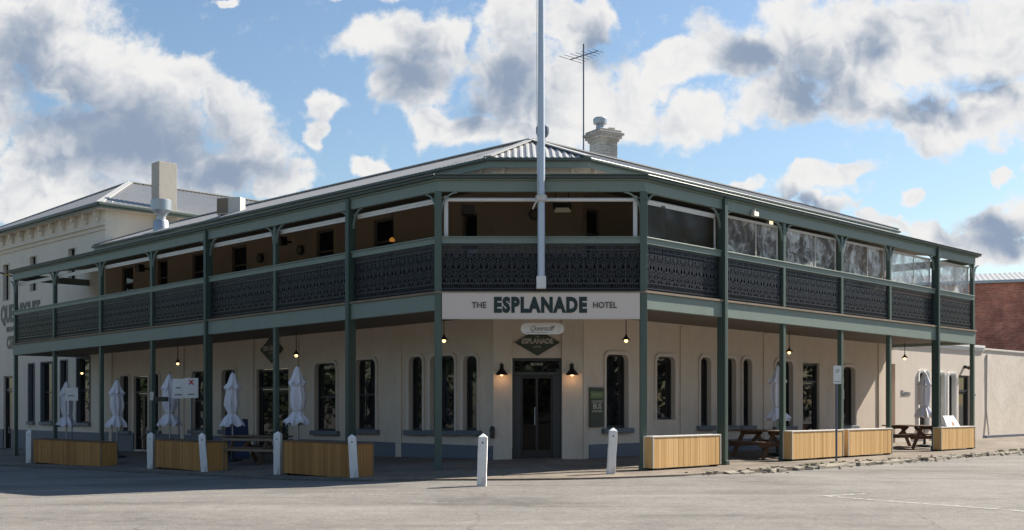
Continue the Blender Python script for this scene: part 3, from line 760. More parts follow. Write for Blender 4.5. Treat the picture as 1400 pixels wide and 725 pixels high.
# blind tracks and rollers to each bay, clear blinds on the right wing
for F, PP in ((FL, LP), (FR, RP)):
    for k, (a, b) in enumerate(bays(F, PP)):
        za, zb_ = zz(F, 'beam', a), zz(F, 'beam', b); d = DV - .16
        if not (F is FR and k > 0):
            m = MB(); m.tube(F.P(a + .02, d, za - .13), F.P(b - .02, d, zb_ - .13), .042, n=10); F.box(m, a, b, d + .02, d - .02, (za - .21, zb_ - .21), (za - .17, zb_ - .17)); m.build('blind_roller', 'white', hotel, smooth=True)
        for s in (a + .05, b - .02):
            if s == a + .05 or F is FR:
                m = MB(); F.box(m, s - .018, s + .018, d + .02, d - .02, zz(F, 'rail', s) - .1, zz(F, 'beam', s) - .1); m.build('blind_track', 'white', hotel)
        if F is FR:
            m = MB(); n = 26; nv = 12; vs = []
            z0 = lambda s: zz(F, 'rail', s) - .05; z1 = lambda s: zz(F, 'beam', s) - (.17 if k == 0 else .1)
            for i in range(n + 1):
                for j in range(nv + 1):
                    s = a + .03 + (b - a - .06) * i / n; z = z0(s) + (z1(s) - z0(s)) * j / nv
                    q = noise.noise(V((s * 1.7, z * 1.3, k * 5.1))) * .05 + noise.noise(V((s * 5, z * 4, k * 3))) * .02
                    vs.append(F.P(s, d + q * math.sin(math.pi * i / n), z))
            m.add(vs, [(i * (nv + 1) + j, i * (nv + 1) + j + 1, (i + 1) * (nv + 1) + j + 1, (i + 1) * (nv + 1) + j) for i in range(n) for j in range(nv)])
            m.build('plastic_blind', 'tint' if k == 0 else ('pvc' if k < 4 else 'pvc_sky'), hotel, smooth=True)
            if k > 0:
                m = MB(); F.box(m, (a + b) / 2 + .25, (a + b) / 2 + .28, d + .03, d + .045, z0(a), z1(b)); F.box(m, a, b, d + .04, d + .0, (z1(a) - .03, z1(b) - .03), (z1(a) + .03, z1(b) + .03)); m.build('blind_seam', 'offwhite', hotel)
m = MB(); zc = 6.21; d = DV - .14
m.tube(FC.P(-1.05, d, zc - .14), FC.P(WC + 1.05, d, zc - .14), .045, n=10); m.build('blind_roller', 'white', hotel, smooth=True)
for s in (-DV * T8 + .17, WC + DV * T8 - .17): m = MB(); FC.box(m, s - .045, s + .045, d + .04, d - .04, 5.15, 6.15); m.build('blind_track', 'white', hotel)
# main roof
AP = V((.52, 30.1, 8.52)); dE = .32; zE = 7.55
m = MB()
def main_side(F, E, name):
    a0 = (AP - F.o).dot(F.a); dp = (AP - F.o).dot(F.n); c = corner(F, dE)
    def lo(s): return (dE, zE)
    def hi(s):
        f = 1 if s >= a0 else (s - c) / (a0 - c)
        if s > E - 2.2: f = min(f, max(0, (E - s) / 2.2))
        return (dE + (dp - dE) * f, zE + (AP.z - zE) * f)
    corr(m, F, c, E, lo, hi, .16, .018)
    rd_ = MB(); pts = [F.P(c, dE, zE + .03), AP + V((0, 0, .03)), F.P(E - 2.2, dp, AP.z + .03), F.P(E, dE, zE + .03)]
    for a, b in zip(pts, pts[1:]): rd_.bar(a, b, .22, .03)
    rd_.build('ridge_capping', 'roof_white', hotel)
    b = MB(); b.add([F.P(a0, dp, AP.z - .01), F.P(E - 2.2, dp, AP.z - .01), F.P(E, dp - 4, zE - .4), F.P(a0 + 3, dp - 4, zE - .4)], [(0, 1, 2, 3)]); b.build('back_roof', 'roof', hotel)
main_side(FL, SL_END + .3, 'L'); main_side(FR, SR_END + .3, 'R')
a0 = AP.x - OL[0]; dp = 28.05 - AP.y
def hc(s):
    c0, c1 = -dE * T8, WC + dE * T8; f = (s - c0) / (a0 - c0) if s < a0 else (c1 - s) / (c1 - a0); f = max(0, min(1, f)); return (dE + (dp - dE) * f, zE + (AP.z - zE) * f)
corr(m, FC, -dE * T8, WC + dE * T8, lambda s: (dE, zE), hc, .16, .018)
m.build('main_roof', 'roof', hotel)
m = MB()
def band2(mb, d0, d1, z0, z1):
    for F, E in ((FL, SL_END + .3), (FR, SR_END + .3)): mb.hexa([F.P(corner(F, d0), d0, z0), F.P(E, d0, z0), F.P(E, d1, z0), F.P(corner(F, d1), d1, z0), F.P(corner(F, d0), d0, z1), F.P(E, d0, z1), F.P(E, d1, z1), F.P(corner(F, d1), d1, z1)])
    mb.hexa([FC.P(s, d, z) for z in (z0, z1) for (s, d) in ((-d0 * T8, d0), (WC + d0 * T8, d0), (WC + d1 * T8, d1), (-d1 * T8, d1))])
band2(m, .021, .30, 7.42, 7.45); band2(m, .27, .31, 7.30, 7.45); m.build('eave_fascia', 'green', hotel)
m = MB(); band2(m, .311, .42, 7.45, 7.53); m.build('main_gutter', 'gutter', hotel, bevel=.02)
# chimneys belonging to the hotel
ch = MB(); cx, cy = 2.72, 33.5
def rotbox(mb, cx, cy, h, z0, z1, a=45, hy=None):
    hy = hy or h; c, s_ = math.cos(R(a)), math.sin(R(a))
    q = [(cx + x * c - y * s_, cy + x * s_ + y * c) for x, y in ((-h, -hy), (h, -hy), (h, hy), (-h, hy))]
    mb.hexa([(x, y, z0) for x, y in q] + [(x, y, z1) for x, y in q])
rotbox(ch, cx, cy, .30, 7.0, 9.25, 30); rotbox(ch, cx, cy, .34, 9.25, 9.33, 30); rotbox(ch, cx, cy, .40, 9.33, 9.42, 30); rotbox(ch, cx, cy, .45, 9.42, 9.50, 30); rotbox(ch, cx, cy, .39, 9.50, 9.58, 30)
co = ch.build('chimney', 'chim', hotel, bevel=.01)
p = MB(); p.lathe([(.13, 9.58), (.12, 9.75), (.11, 9.8), (.20, 9.81), (.21, 9.95), (.17, 9.99), (.04, 10.0)], 16, (cx - .1, cy, 0)); p.build('chimney_pot', 'galv', co, smooth=True)
p = MB(); rotbox(p, cx + .22, cy, .09, 9.58, 9.68, 20); p.build('loose_brick', 'chim', co)

# ------------------------------------------------------------------ signs and fittings on the hotel
fl = thing('flue_pipe', 'dark round flue pipe rising behind the roof peak', 'flue', (.92, 34, 7.6))
m = MB(); m.tube((.92, 34, 7.6), (.92, 34, 9.6), .09, n=12); m.build('pipe', 'charcoal', fl, smooth=True)
m = MB(); m.lathe([(.15, 9.55), (.20, 9.65), (.20, 9.83), (.13, 9.9), (.02, 9.92)], 14, (.92, 34, 0)); m.build('cowl', 'steel_dark', fl, smooth=True)
an = thing('tv_antenna', 'tall thin television antenna on the roof beside the brick chimney', 'antenna', (2.0, 31.5, 8))
m = MB(); m.tube((2.0, 31.5, 8.0), (2.0, 31.5, 11.55), .022, n=6); m.build('mast', 'steel_dark', an)
m = MB(); A = V((1.62, 31.3, 11.05)); B = V((2.42, 31.7, 11.42)); m.tube(A, B, .016, n=5)
for i in range(7):
    p = A.lerp(B, i / 6); l = .40 - .035 * i; v = V((.75, -.45, -.38)).normalized(); m.tube(p - v * l, p + v * l, .007, n=4)
m.build('antenna_head', 'steel_dark', an)
fp = thing('flagpole', 'tall pale grey flagpole fixed to the corner of the verandah', 'flagpole', (.647, 24.93, 4.0))
m = MB(); px_ = (.647, 24.93); m.lathe([(.085, 4.05), (.082, 7), (.07, 9.5), (.055, 12.5), (.035, 15)], 16, (px_[0], px_[1], 0)); m.build('pole', 'poleblue', fp, smooth=True)
m = MB(); m.cube(px_[0] - .105, px_[0] + .105, px_[1] - .09, px_[1] + .14, 4.03, 4.3); m.build('base_bracket', 'white', fp, bevel=.01)
m = MB(); m.lathe([(.11, 5.95), (.13, 5.97), (.13, 6.08), (.11, 6.1)], 16, (px_[0], px_[1], 0)); m.cube(px_[0] - .04, px_[0] + .04, px_[1], px_[1] + .2, 5.98, 6.06)
m.build('collar', 'offwhite', fp)
m = MB(); m.path([(.60, 24.86, 5.98), (.52, 24.86, 5.92), (.46, 24.88, 5.78)], .018); m.path([(.56, 24.84, 6.1), (.545, 24.86, 9), (.57, 24.87, 14.8)], .006, 4); m.build('halyard', 'offwhite', fp)

X0, X1 = -1.65 + .09, 2.94 - .09
sg = thing('hotel_sign', 'long cream signboard reading THE ESPLANADE HOTEL over the corner entrance', 'sign', ((X0 + X1) / 2, 25.12, 3.36))
m = MB(); m.cube(X0, X1, 25.10, 25.16, 3.365, 3.955); m.build('board', 'signboard', sg, bevel=.006)
m = MB(); m.cube(X0, X1, 25.085, 25.099, 3.365, 3.385); m.cube(X0, X1, 25.085, 25.099, 3.935, 3.955); m.build('edge_strip', 'cream_light', sg)
cs = .647
m = MB(); puttext(m, 'ESPLANADE', (cs - .02, 25.093, 3.665), (1, 0, 0), (0, -1, 0), .445, depth=.004, offset=.027, sx=.775, spacing=1.17); m.build('bold_lettering', 'darkgreen', sg)
m = MB(); puttext(m, 'THE', (cs - 1.38, 25.09, 3.67), (1, 0, 0), (0, -1, 0), .19, depth=.008, offset=.001, sx=.95); m.build('lettering', 'charcoal', sg); m = MB(); puttext(m, 'HOTEL', (cs + 1.42, 25.09, 3.67), (1, 0, 0), (0, -1, 0), .19, depth=.008, offset=.001, sx=.9); m.build('lettering', 'charcoal', sg)

def pill(mb, cx, y0, y1, cz, w, h):
    pts = []; r = h / 2
    for k in range(13): t = math.pi / 2 - k / 12 * math.pi; pts.append((cx + w / 2 - r + r * math.cos(t), cz + r * math.sin(t)))
    for k in range(13): t = -math.pi / 2 - k / 12 * math.pi; pts.append((cx - w / 2 + r + r * math.cos(t), cz + r * math.sin(t)))
    n = len(pts); mb.add([(x, y0, z) for x, z in pts] + [(x, y1, z) for x, z in pts], [tuple(range(n)), tuple(range(2 * n - 1, n - 1, -1))] + [(i, i + n, (i + 1) % n + n, (i + 1) % n) for i in range(n)])
sy = 25.6; sc = sy / FPX; z_ = lambda y: HC + (CY - y) * sc
hs = thing('hanging_sign', 'white rounded hanging sign with handwritten Queenscliff under the long signboard', 'sign', ((741 - CX) * sc, sy, z_(458)))
m = MB(); pill(m, (741.5 - CX) * sc, sy - .03, sy + .03, z_(449.5), 59 * sc, 15.5 * sc); m.build('board', 'white', hs)
m = MB()
for x in (721, 763): m.tube(((x - CX) * sc, sy, z_(443)), ((x - CX) * sc, sy, z_(432)), .014, n=6)
m.build('hanger', 'offwhite', hs)
m = MB(); puttext(m, 'Queenscliff', ((740 - CX) * sc, sy - .034, z_(449.5)), (1, 0, 0), (0, -1, 0), .165, depth=.003, shear=.45, sx=.85, spacing=.86, offset=-.0015)
m.cube((719 - CX) * sc, (750 - CX) * sc, sy - .035, sy - .031, z_(455), z_(455) + .008); m.build('lettering', 'charcoal', hs)
def diamond(F, s, zc, w, h, label, txt, d=.03, tscale=1.):
    o = thing('diamond_sign', label, 'sign', F.P(s, d, zc - h / 2), group=None)
    m = MB(); p = [(-w / 2, 0), (0, -h / 2), (w / 2, 0), (0, h / 2)]
    m.add([F.P(s + a, d, zc + b) for a, b in p] + [F.P(s + a, d + .03, zc + b) for a, b in p], [(0, 1, 2, 3), (7, 6, 5, 4), (0, 4, 5, 1), (1, 5, 6, 2), (2, 6, 7, 3), (3, 7, 4, 0)]); m.build('board', 'signgreen', o)
    m = MB()
    for k in range(4):
        a, b = p[k], p[(k + 1) % 4]; m.bar(F.P(s + a[0] * .96, d + .034, zc + b_(a)), F.P(s + b[0] * .96, d + .034, zc + b_(b)), .012, .012)
    m.build('border', 'black', o)
    ax = F.a if F.a.x > 0 else -F.a
    m = MB(); puttext(m, txt, F.P(s, d + .033, zc + .03), ax, F.n, w * .155 * tscale, depth=.003, offset=.006, sx=.85)
    puttext(m, 'HOTEL', F.P(s, d + .033, zc - .11), ax, F.n, w * .07, depth=.002, sx=.9); puttext(m, 'THE', F.P(s, d + .033, zc + .14), ax, F.n, w * .05, depth=.002, sx=.9)
    m.build('lettering', 'letter_cream', o); return o
def b_(a): return a[1] * .96
diamond(FC, 734.5 / FPX * 28 - CX / FPX * 28 - OL[0], HC + (CY - 468.5) * 28.0 / FPX, 1.12, .66, 'olive green diamond sign reading ESPLANADE above the corner door', 'ESPLANADE')
sdl = FL.s_at(373); diamond(FL, sdl, FL.z_at(sdl, 478), 1.25, .85, 'dim olive diamond sign above the double door on the left street', 'ESPLANADE')
# poster
ps = span2(FR, 804.5, 823, 530, 584)
po = thing('poster_board', 'tall green poster reading COURTESY BUS AVAILABLE beside the corner window', 'poster', FR.P(ps[0], 0, ps[2]))
m = MB(); FR.box(m, ps[0], ps[1], .06, .032, ps[2], ps[3]); m.build('board', 'signgreen', po)
m = MB(); zt = ps[3] - .1; FR.box(m, ps[0] + .01, ps[1] - .01, .063, .059, zt - .17, zt); m.build('header', 'postergreen', po)
m = MB(); cs_ = (ps[0] + ps[1]) / 2; hh = ps[3] - ps[2]
puttext(m, 'ESPLANADE', FR.P(cs_, .066, zt - .08), FR.a, FR.n, .065, depth=.002)
puttext(m, 'COURTESY', FR.P(cs_, .066, ps[3] - hh * .36), FR.a, FR.n, .085, depth=.002, offset=.002)
puttext(m, 'BUS', FR.P(cs_, .066, ps[3] - hh * .48), FR.a, FR.n, .19, depth=.002, offset=.006)
puttext(m, 'AVAILABLE', FR.P(cs_, .066, ps[3] - hh * .60), FR.a, FR.n, .078, depth=.002, offset=.002)
m.build('lettering', 'letter_cream', po)
# small wall lettering on annex
# wall lamps
def wall_lamp(F, s, z, d, label):
    o = thing('wall_lamp', label, 'wall lamp', F.P(s, d, z), group='black barn lamps beside the corner door')
    c = F.P(s, d + .22, 0)
    m = MB(); m.lathe([(.16, z), (.13, z + .05), (.07, z + .13), (.035, z + .17), (.02, z + .24)], 18, c); m.build('lamp_shade', 'black', o, smooth=True)
    m = MB(); m.path([F.P(s, d + .22, z + .22), F.P(s, d + .18, z + .3), F.P(s, d + .08, z + .3), F.P(s, d, z + .22)], .014, 6); F.box(m, s - .05, s + .05, d + .015, d, z + .15, z + .28); m.build('arm', 'black', o)
    m = MB(); m.lathe([(.01, z - .02), (.045, z + .0), (.045, z + .05), (.02, z + .08)], 10, c); m.build('bulb', 'bulb', o, smooth=True)
    li = bpy.data.lights.new('lamp_light', 'POINT'); li.energy = .6; li.color = (1, .55, .25); li.shadow_soft_size = .04
    lo_ = bpy.data.objects.new('lamp_light', li); COL.objects.link(lo_); lo_.parent = o; lo_.location = F.n * .22 + V((0, 0, -.05))
wall_lamp(FC, (686 - CX) * 28 / FPX - OL[0], HC + (CY - 513) * 27.8 / FPX, .07, 'black barn lamp left of the corner door')
wall_lamp(FC, (781.5 - CX) * 28 / FPX - OL[0], HC + (CY - 513) * 27.8 / FPX, .07, 'black barn lamp right of the corner door')
# pendants
def pendant(F, px, py, d, label, energy=2.5):
    s = F.s_at(px, d); z = F.z_at(s, py, d); c = F.P(s, d, 0); zc = zz(F, 'bbot', s) + .05
    o = thing('pendant_lamp', label, 'pendant lamp', F.P(s, d, z), group='small lit pendant lamps under the verandah')
    m = MB(); m.tube(F.P(s, d, z + .1), F.P(s, d, zc), .012, n=6); m.build('cord', 'black', o)
    m = MB(); m.lathe([(.11, z + .04), (.07, z + .08), (.03, z + .12), (.02, z + .17)], 14, c); m.build('lamp_shade', 'black', o, smooth=True)
    m = MB(); m.lathe([(.015, z - .03), (.045, z + .0), (.04, z + .045), (.02, z + .07)], 10, c); m.build('bulb', 'bulb', o, smooth=True)
for a in ((FL, 607, 467, 1.2, 'lit pendant lamp behind the left corner post'), (FR, 856, 467, 1.2, 'lit pendant lamp near the right corner post above the poster window'),
          (FL, 405, 487, 1.4, 'lit pendant lamp above the umbrella nearest the corner on the left street'), (FL, 243, 498, 1.4, 'lit pendant lamp beside the white signs on the left street'),
          (FL, 112, 511, 1.2, 'lit pendant lamp by the tall far left windows'), (FR, 1079, 483, 1.2, 'lit pendant lamp beside the third post of the right street'),
          (FR, 1237, 491, 1.2, 'black pendant lamp in front of the small wall lettering on the right')): pendant(*a)

def lampbox(name, label, cat, P, size, mat, bmat, rz, glow=True):
    o = thing(name, label, cat, P, rz); w, h = size
    m = L(); m.cube(-w / 2, w / 2, -.05, .05, -h / 2, h / 2); m.cube(-.02, .02, -.02, .1, h / 2, h / 2 + .08); m.build('housing', mat, o, bevel=.01)
    m = L(); m.cube(-w / 2 + .015, w / 2 - .015, -.058, -.05, -h / 2 + .015, h / 2 - .015); m.build('lens', bmat, o); return o
M['warm_lens'] = emit('warm lens', (1, .86, .6), .45)
for (px, py, d, lb) in ((1032, 293, DV + .12, 'larger lit floodlight under the right eave beam'), (1052, 305, DV - .3, 'smaller lit lamp just inside the right eave beam')):
    s = FR.s_at(px, d); lampbox('floodlight', lb, 'floodlight', FR.P(s, d, FR.z_at(s, py, d)), (.2, .12), 'offwhite', 'warm_lens', R(45))
# heater, camera, speakers upstairs
d = 1.6; hp = FC.P((769 - CX) / FPX * 26.4 - OL[0], d, HC + (CY - 288) * 26.45 / FPX)
o = thing('patio_heater', 'beige radiant heater hanging from the upper verandah ceiling right of the flagpole', 'heater', hp)
m = MB(); m.hexa([hp + V((-.2, -.1, -.06)), hp + V((.2, -.1, -.06)), hp + V((.17, .15, -.02)), hp + V((-.17, .15, -.02)), hp + V((-.15, -.1, .05)), hp + V((.15, -.1, .05)), hp + V((.12, .15, .07)), hp + V((-.12, .15, .07))]); m.build('reflector', 'heater', o)
m = MB(); m.cube(hp.x - .22, hp.x + .22, hp.y + .12, hp.y + .2, hp.z + .06, hp.z + .2); m.tube(hp + V((-.15, .1, .05)), hp + V((-.15, .1, .55)), .012); m.tube(hp + V((.15, .1, .05)), hp + V((.15, .1, .55)), .012); m.build('bracket', 'black', o)
def blob(name, label, cat, F, px, py, d, w, h, mat, shape='speaker', rz=0):
    s = F.s_at(px, d); z = F.z_at(s, py, d); P = F.P(s, d, z); o = thing(name, label, cat, P, rz)
    m = L()
    if shape == 'speaker':
        m.hexa([(-w / 2, -.12, -h / 2), (w / 2, -.12, -h / 2), (w / 2 * .8, .1, -h / 2), (-w / 2 * .8, .1, -h / 2), (-w / 2, -.16, h / 2), (w / 2, -.16, h / 2), (w / 2 * .8, .1, h / 2), (-w / 2 * .8, .1, h / 2)]); m.build('case', mat, o, bevel=.01)
        m = L(); m.cube(-.03, .03, .08, .3, -.03, .03); m.build('bracket', 'black', o)
    elif shape == 'disc':
        m.tube((0, 0, 0), (0, .05, 0), h / 2, n=18); m.build('rim', mat, o); m = L(); m.tube((0, -.02, 0), (0, .0, 0), h / 2 * .6, h / 2 * .7, n=18); m.build('dish', 'soffit', o)
    return o
blob('loudspeaker', 'black loudspeaker hanging under the upper verandah ceiling at the left of the corner', 'loudspeaker', FC, 640, 288, .9, .34, .22, 'black')
blob('wall_fitting', 'round dark wall fitting beside the flagpole on the upper corner wall', 'wall fitting', FC, 731, 293, .1, .3, .3, 'charcoal', 'disc')
for (px, py, lb) in ((409, 342, 'round wall fitting upstairs in the third bay from the corner on the left'), (354, 353, 'round wall fitting upstairs behind the fourth left bay')):  # dark round vent plates, no lamp in them
    blob('wall_fitting', lb, 'wall light', FL, px, py, .1, .3, .3, 'charcoal', 'disc', R(-45))
for (px, py, lb) in ((386, 330, 'black loudspeaker upstairs just right of the third left post'), (192, 367, 'black loudspeaker upstairs in the sixth left bay')):
    blob('loudspeaker', lb, 'loudspeaker', FL, px, py, .8, .3, .24, 'black', 'speaker', R(-45))
s = FL.s_at(536, 1.0); z = FL.z_at(s, 329, 1.0); P = FL.P(s, 1.0, z)
o = thing('pendant_lamp', 'glowing orange pendant lamp upstairs above the rail in the first left bay', 'pendant lamp', P)
m = MB(); m.tube(P, (P.x, P.y, 6.5), .01); m.build('cord', 'black', o)
m = MB(); m.lathe([(.02, P.z + .08), (.06, P.z + .05), (.075, P.z - .01), (.05, P.z - .03)], 14, (P.x, P.y, 0)); m.build('lamp_shade', emit('orange shade', (1, .40, .08), .12), o, smooth=True)
# sand bin / black tap on the corner wall
o = thing('wall_ashtray', 'small black ashtray fixed to the wall left of the corner door', 'ashtray', (-.5, 27.9, .6))
m = MB(); m.lathe([(.02, .62), (.06, .64), (.065, .85), (.05, .9), (.02, .93)], 12, (-.49, 27.93, 0)); m.build('tube', 'black', o, smooth=True)
m = MB(); m.cube(-.55, -.43, 27.97, 28.03, .66, .86); m.build('back_plate', 'charcoal', o)
# house fittings on the roof
vr = thing('roof_vent', 'galvanised kitchen exhaust cowl on the left wing roof', 'roof vent', (-12.6, 40.4, 7.5))
c = (-12.65, 40.6, 0); m = MB(); m.lathe([(.27, 7.3), (.27, 8.05), (.24, 8.1)], 20, c); m.lathe([(.16, 8.1), (.17, 8.3)], 18, c); m.build('duct', 'galv', vr, smooth=True)
m = MB(); m.lathe([(.19, 8.26), (.20, 8.3), (.31, 8.44), (.36, 8.46), (.37, 8.82), (.35, 8.84), (.33, 8.82), (.3, 8.6)], 22, c); m.build('cowl', 'galv', vr, smooth=True)
s = FL.s_at(316, -.35); P = FL.P(s, -.35, 7.70)
ac = thing('air_conditioner', 'boxy white air conditioner condenser standing at the edge of the left wing roof', 'air conditioner', P, R(-12))
m = L(); m.cube(-.42, .42, -.2, .2, .06, .62); m.cube(-.4, -.3, -.18, .18, 0, .06); m.cube(.3, .4, -.18, .18, 0, .06); m.build('case', 'offwhite', ac, bevel=.015)
m = L(); m.cube(-.40, -.02, -.225, -.2, .1, .58); m.build('grille', 'rail_wood', ac)

# ------------------------------------------------------------------ brewery building at the left
bo = FL.P(SL_END, 0, 0)
brew = thing('brewery_building', 'tall cream painted brick building at far left with painted brewery lettering and iron hip roof', 'building', bo)
FB = Frame((bo.x, bo.y), (-Q, Q), (-Q, -Q)); WB = 13.; BD = 22.; ZBE = 9.05
def bw(px, y0, y1, w): s = FB.s_at(px); return (s - w / 2, s + w / 2, FB.z_at(s, y1), FB.z_at(s, y0))
bu = [bw(99, 340, 386, .62), bw(46, 351, 398, .62), bw(9, 362, 411, .62)]
bt = [(*span(FB, 40, 47), .75, 3.2), (*span(FB, 57, 72), .75, 3.22), (*span(FB, 106, 123), .75, 3.3), (*span(FB, 84, 92), .75, 3.25)]
bd = [(*span(FB, 5, 17), ZG, 2.72)]
m = MB(); wall(m, FB, 0, WB, -1, ZBE - .1, ops(bu) + ops(bt) + ops(bd), .3)
FS = Frame((bo.x, bo.y), (Q, Q), (Q, -Q)); wall(m, FS, .3, BD, 3.9, ZBE - .1, [], .3)
m.build('wall', 'brewery', brew)
for q in bu: window(FB, *q, brew, r=.03, sill=False, trim='brewery', w=.03)
for q in bt: window(FB, *q, brew, r=.03, sillw=.08, trim='sill', w=.05, bars=True)
for q in bd: panel_door(FB, q[0], q[1], q[2], q[3], brew, mid=False)
m = MB()
cuts = [0, bd[0][0], bd[0][1], WB]
for a, b in ((cuts[0], cuts[1]), (cuts[2], cuts[3])): FB.box(m, a, b, .04, -.01, -1, .38)
m.build('plinth', 'plinth', brew)
m = MB(); FB.box(m, -.1, WB, .10, -.01, 8.35, 8.43); FB.box(m, -.1, WB, .07, -.01, 8.18, 8.22); m.build('string_course', 'brewery', brew)
s = .5
while s < WB - .2:
    c = MB(); FB.box(c, s - .07, s + .07, .22, .003, 8.72, 8.95); FB.box(c, s - .06, s + .06, .12, .003, 8.55, 8.72); c.build('corbel', 'brewery', brew, bevel=.01); s += 1.05
m = MB(); e2 = .42
FB.box(m, -e2, WB + e2, e2, .0, 8.95, 9.02); FS.box(m, -.0, BD, e2, .0, 8.95, 9.02); m.build('eave_lining', 'cream_light', brew)
m = MB(); FB.box(m, -e2, WB + e2, e2 + .03, e2 - .02, 8.93, 9.08); FS.box(m, -e2, BD, e2 + .03, e2 - .02, 8.93, 9.08); m.build('eave_fascia', 'green', brew)
m = MB(); FB.box(m, -e2 - .1, WB + e2, e2 + .15, e2 + .031, 9.0, 9.12); FS.box(m, -e2 - .1, BD, e2 + .15, e2 + .031, 9.0, 9.12); m.build('gutter', 'gutter', brew, bevel=.02)
AZ = 11.45; ha = WB / 2; hb = 4.2
m = MB()
def rl(s): return (e2 + .1, 9.1)
def rh(s):
    f = max(0, min(1, (s + e2) / (ha + e2) if s < ha else (WB + e2 - s) / (ha + e2))); return (e2 + .1 - (hb + e2 + .1) * f, 9.1 + (AZ - 9.1) * f)
corr(m, FB, -e2, WB + e2, rl, rh, .2, .02)
def rh2(s):
    f = max(0, min(1, (s + e2) / (hb + e2))); return (e2 + .1 - (ha + e2 + .1) * f, 9.1 + (AZ - 9.1) * f)
corr(m, FS, -e2, BD, rl, rh2, .2, .02); m.build('roof', 'roof', brew)
m = MB(); q0 = FB.P(-e2, e2, 9.13); q1 = FB.P(ha, -hb, AZ + .04); q2 = FB.P(WB + e2, e2, 9.13); q3 = FB.P(ha, -BD, AZ + .04)
for a, b in ((q0, q1), (q1, q2), (q1, q3)): m.bar(a, b, .26, .04)
m.build('ridge_capping', 'roof_white', brew)
m = MB()
sA, sB = FB.s_at(-3), FB.s_at(60); cA = (sA + sB) / 2
puttext(m, 'QUEENSCLIFF', FB.P(cA, .012, 5.45), -FB.a, FB.n, 1.02, depth=.004, offset=.05, sx=abs(sA - sB) / 7.4, spacing=1.0)
puttext(m, 'BREWERY', FB.P(FB.s_at(17), .012, 4.78), -FB.a, FB.n, .33, depth=.004, offset=.004, sx=.9)
puttext(m, 'CELLARS', FB.P(FB.s_at(22), .012, 4.18), -FB.a, FB.n, .72, depth=.004, offset=.035, sx=.72)
m.build('painted_lettering', 'black', brew)
wc = MB(); cy_ = 45.; cxx = (224.5 - CX) / FPX * cy_
rotbox(wc, cxx, cy_, .385, 6, 11.1, 45, .315); rotbox(wc, cxx + .15, cy_, .05, 11.1, 11.17, 20)
o = wc.build('white_chimney', 'chimney_render', None, bevel=.01); tag(o, 'plain white painted brick chimney standing behind the left wing roof', 'chimney')
for (px, lb) in ((141.5, 'white floodlight at the roof corner of the far left building, nearer its wall edge'), (153, 'white floodlight at the roof corner of the far left building, right hand one')):
    P = V(((px - CX) / FPX * 43.2, 43.2, HC + (CY - 281) * 43.2 / FPX)); o = lampbox('floodlight', lb, 'floodlight', P, (.26, .18), 'offwhite', 'offwhite', R(0))
# cable with a yellow and black guard
P1 = FB.P(FB.s_at(22), .05, FB.z_at(FB.s_at(22), 379)); P0 = V((-22.5, 44.5, 7.35))
o = thing('service_cable', 'overhead cable with yellow and black guard meeting the far left wall', 'cable', P1)
for k in range(12):
    a = P1.lerp(P0, k / 12); b = P1.lerp(P0, (k + 1) / 12); m = MB(); m.tube(a, b, .035, n=6); m.build('guard_sleeve', 'yellow' if k % 2 else 'black', o)

# ------------------------------------------------------------------ right: annex, rendered wall, brick building
ao = FR.P(SR_END, 0, 0); AE = 24.2
an_ = thing('annex_building', 'pale single storey annex with round topped windows at the right end of the verandah', 'building', ao)
aw = [span2(FR, x0, x1, yt, yb) for (x0, x1, yt, yb) in ((1256, 1268, 510, 584), (1280, 1290, 512, 584), (1296, 1305, 513, 584))]
ad = [span2(FR, 1311, 1326, 514, 606)]; recess = (SR_END + .12, FR.s_at(1224), ZG, 2.9)
m = MB(); wall(m, FR, SR_END + .02, AE, ZG, 3.72, ops(aw) + ops(ad) + [recess], .3); FR.box(m, SR_END, AE, -.3, -8, 3.5, 3.6); m.build('wall', 'cream_light', an_)
for q in aw: window(FR, *q, an_, bars=False, r=.12, w=.1, trim='white')
panel_door(FR, ad[0][0], ad[0][1], ZG, ad[0][3], an_, mid=False)
m = MB(); FR.box(m, recess[0], recess[1], -.18, -.22, ZG, 2.9); m.build('side_door', 'orange', an_)
m = MB(); FR.box(m, SR_END + .02, AE + .05, .09, -.32, 3.72, 3.82); FR.box(m, SR_END + .02, AE + .03, .05, .0, 3.6, 3.72); m.build('cornice', 'white', an_, bevel=.01)
s = FR.s_at(1238); m = MB(); puttext(m, 'Bistro', FR.P(s, .012, FR.z_at(s, 538)), FR.a, FR.n, .30, depth=.003, offset=.003)
tag(m.build('wall_lettering', 'steel_dark'), 'small dark lettering on the pale annex wall behind the right picnic table', 'lettering')
s = FR.s_at(1318); P = FR.P(s, .15, FR.z_at(s, 502)); o = thing('security_light', 'small twin headed security light above the annex door', 'light', P, R(45))
m = L(); m.cube(-.05, .05, .05, .14, -.06, .06); m.tube((0, .08, 0), (-.16, -.05, -.03), .02); m.tube((0, .08, 0), (.16, -.05, .03), .02); m.build('bracket', 'black', o)
for sx_ in (-1, 1): m = L(); m.tube((.16 * sx_, 0, -.01), (.19 * sx_, -.14, -.06), .04, .065, 12); m.build('lamp_head', 'black' if sx_ < 0 else 'offwhite', o)
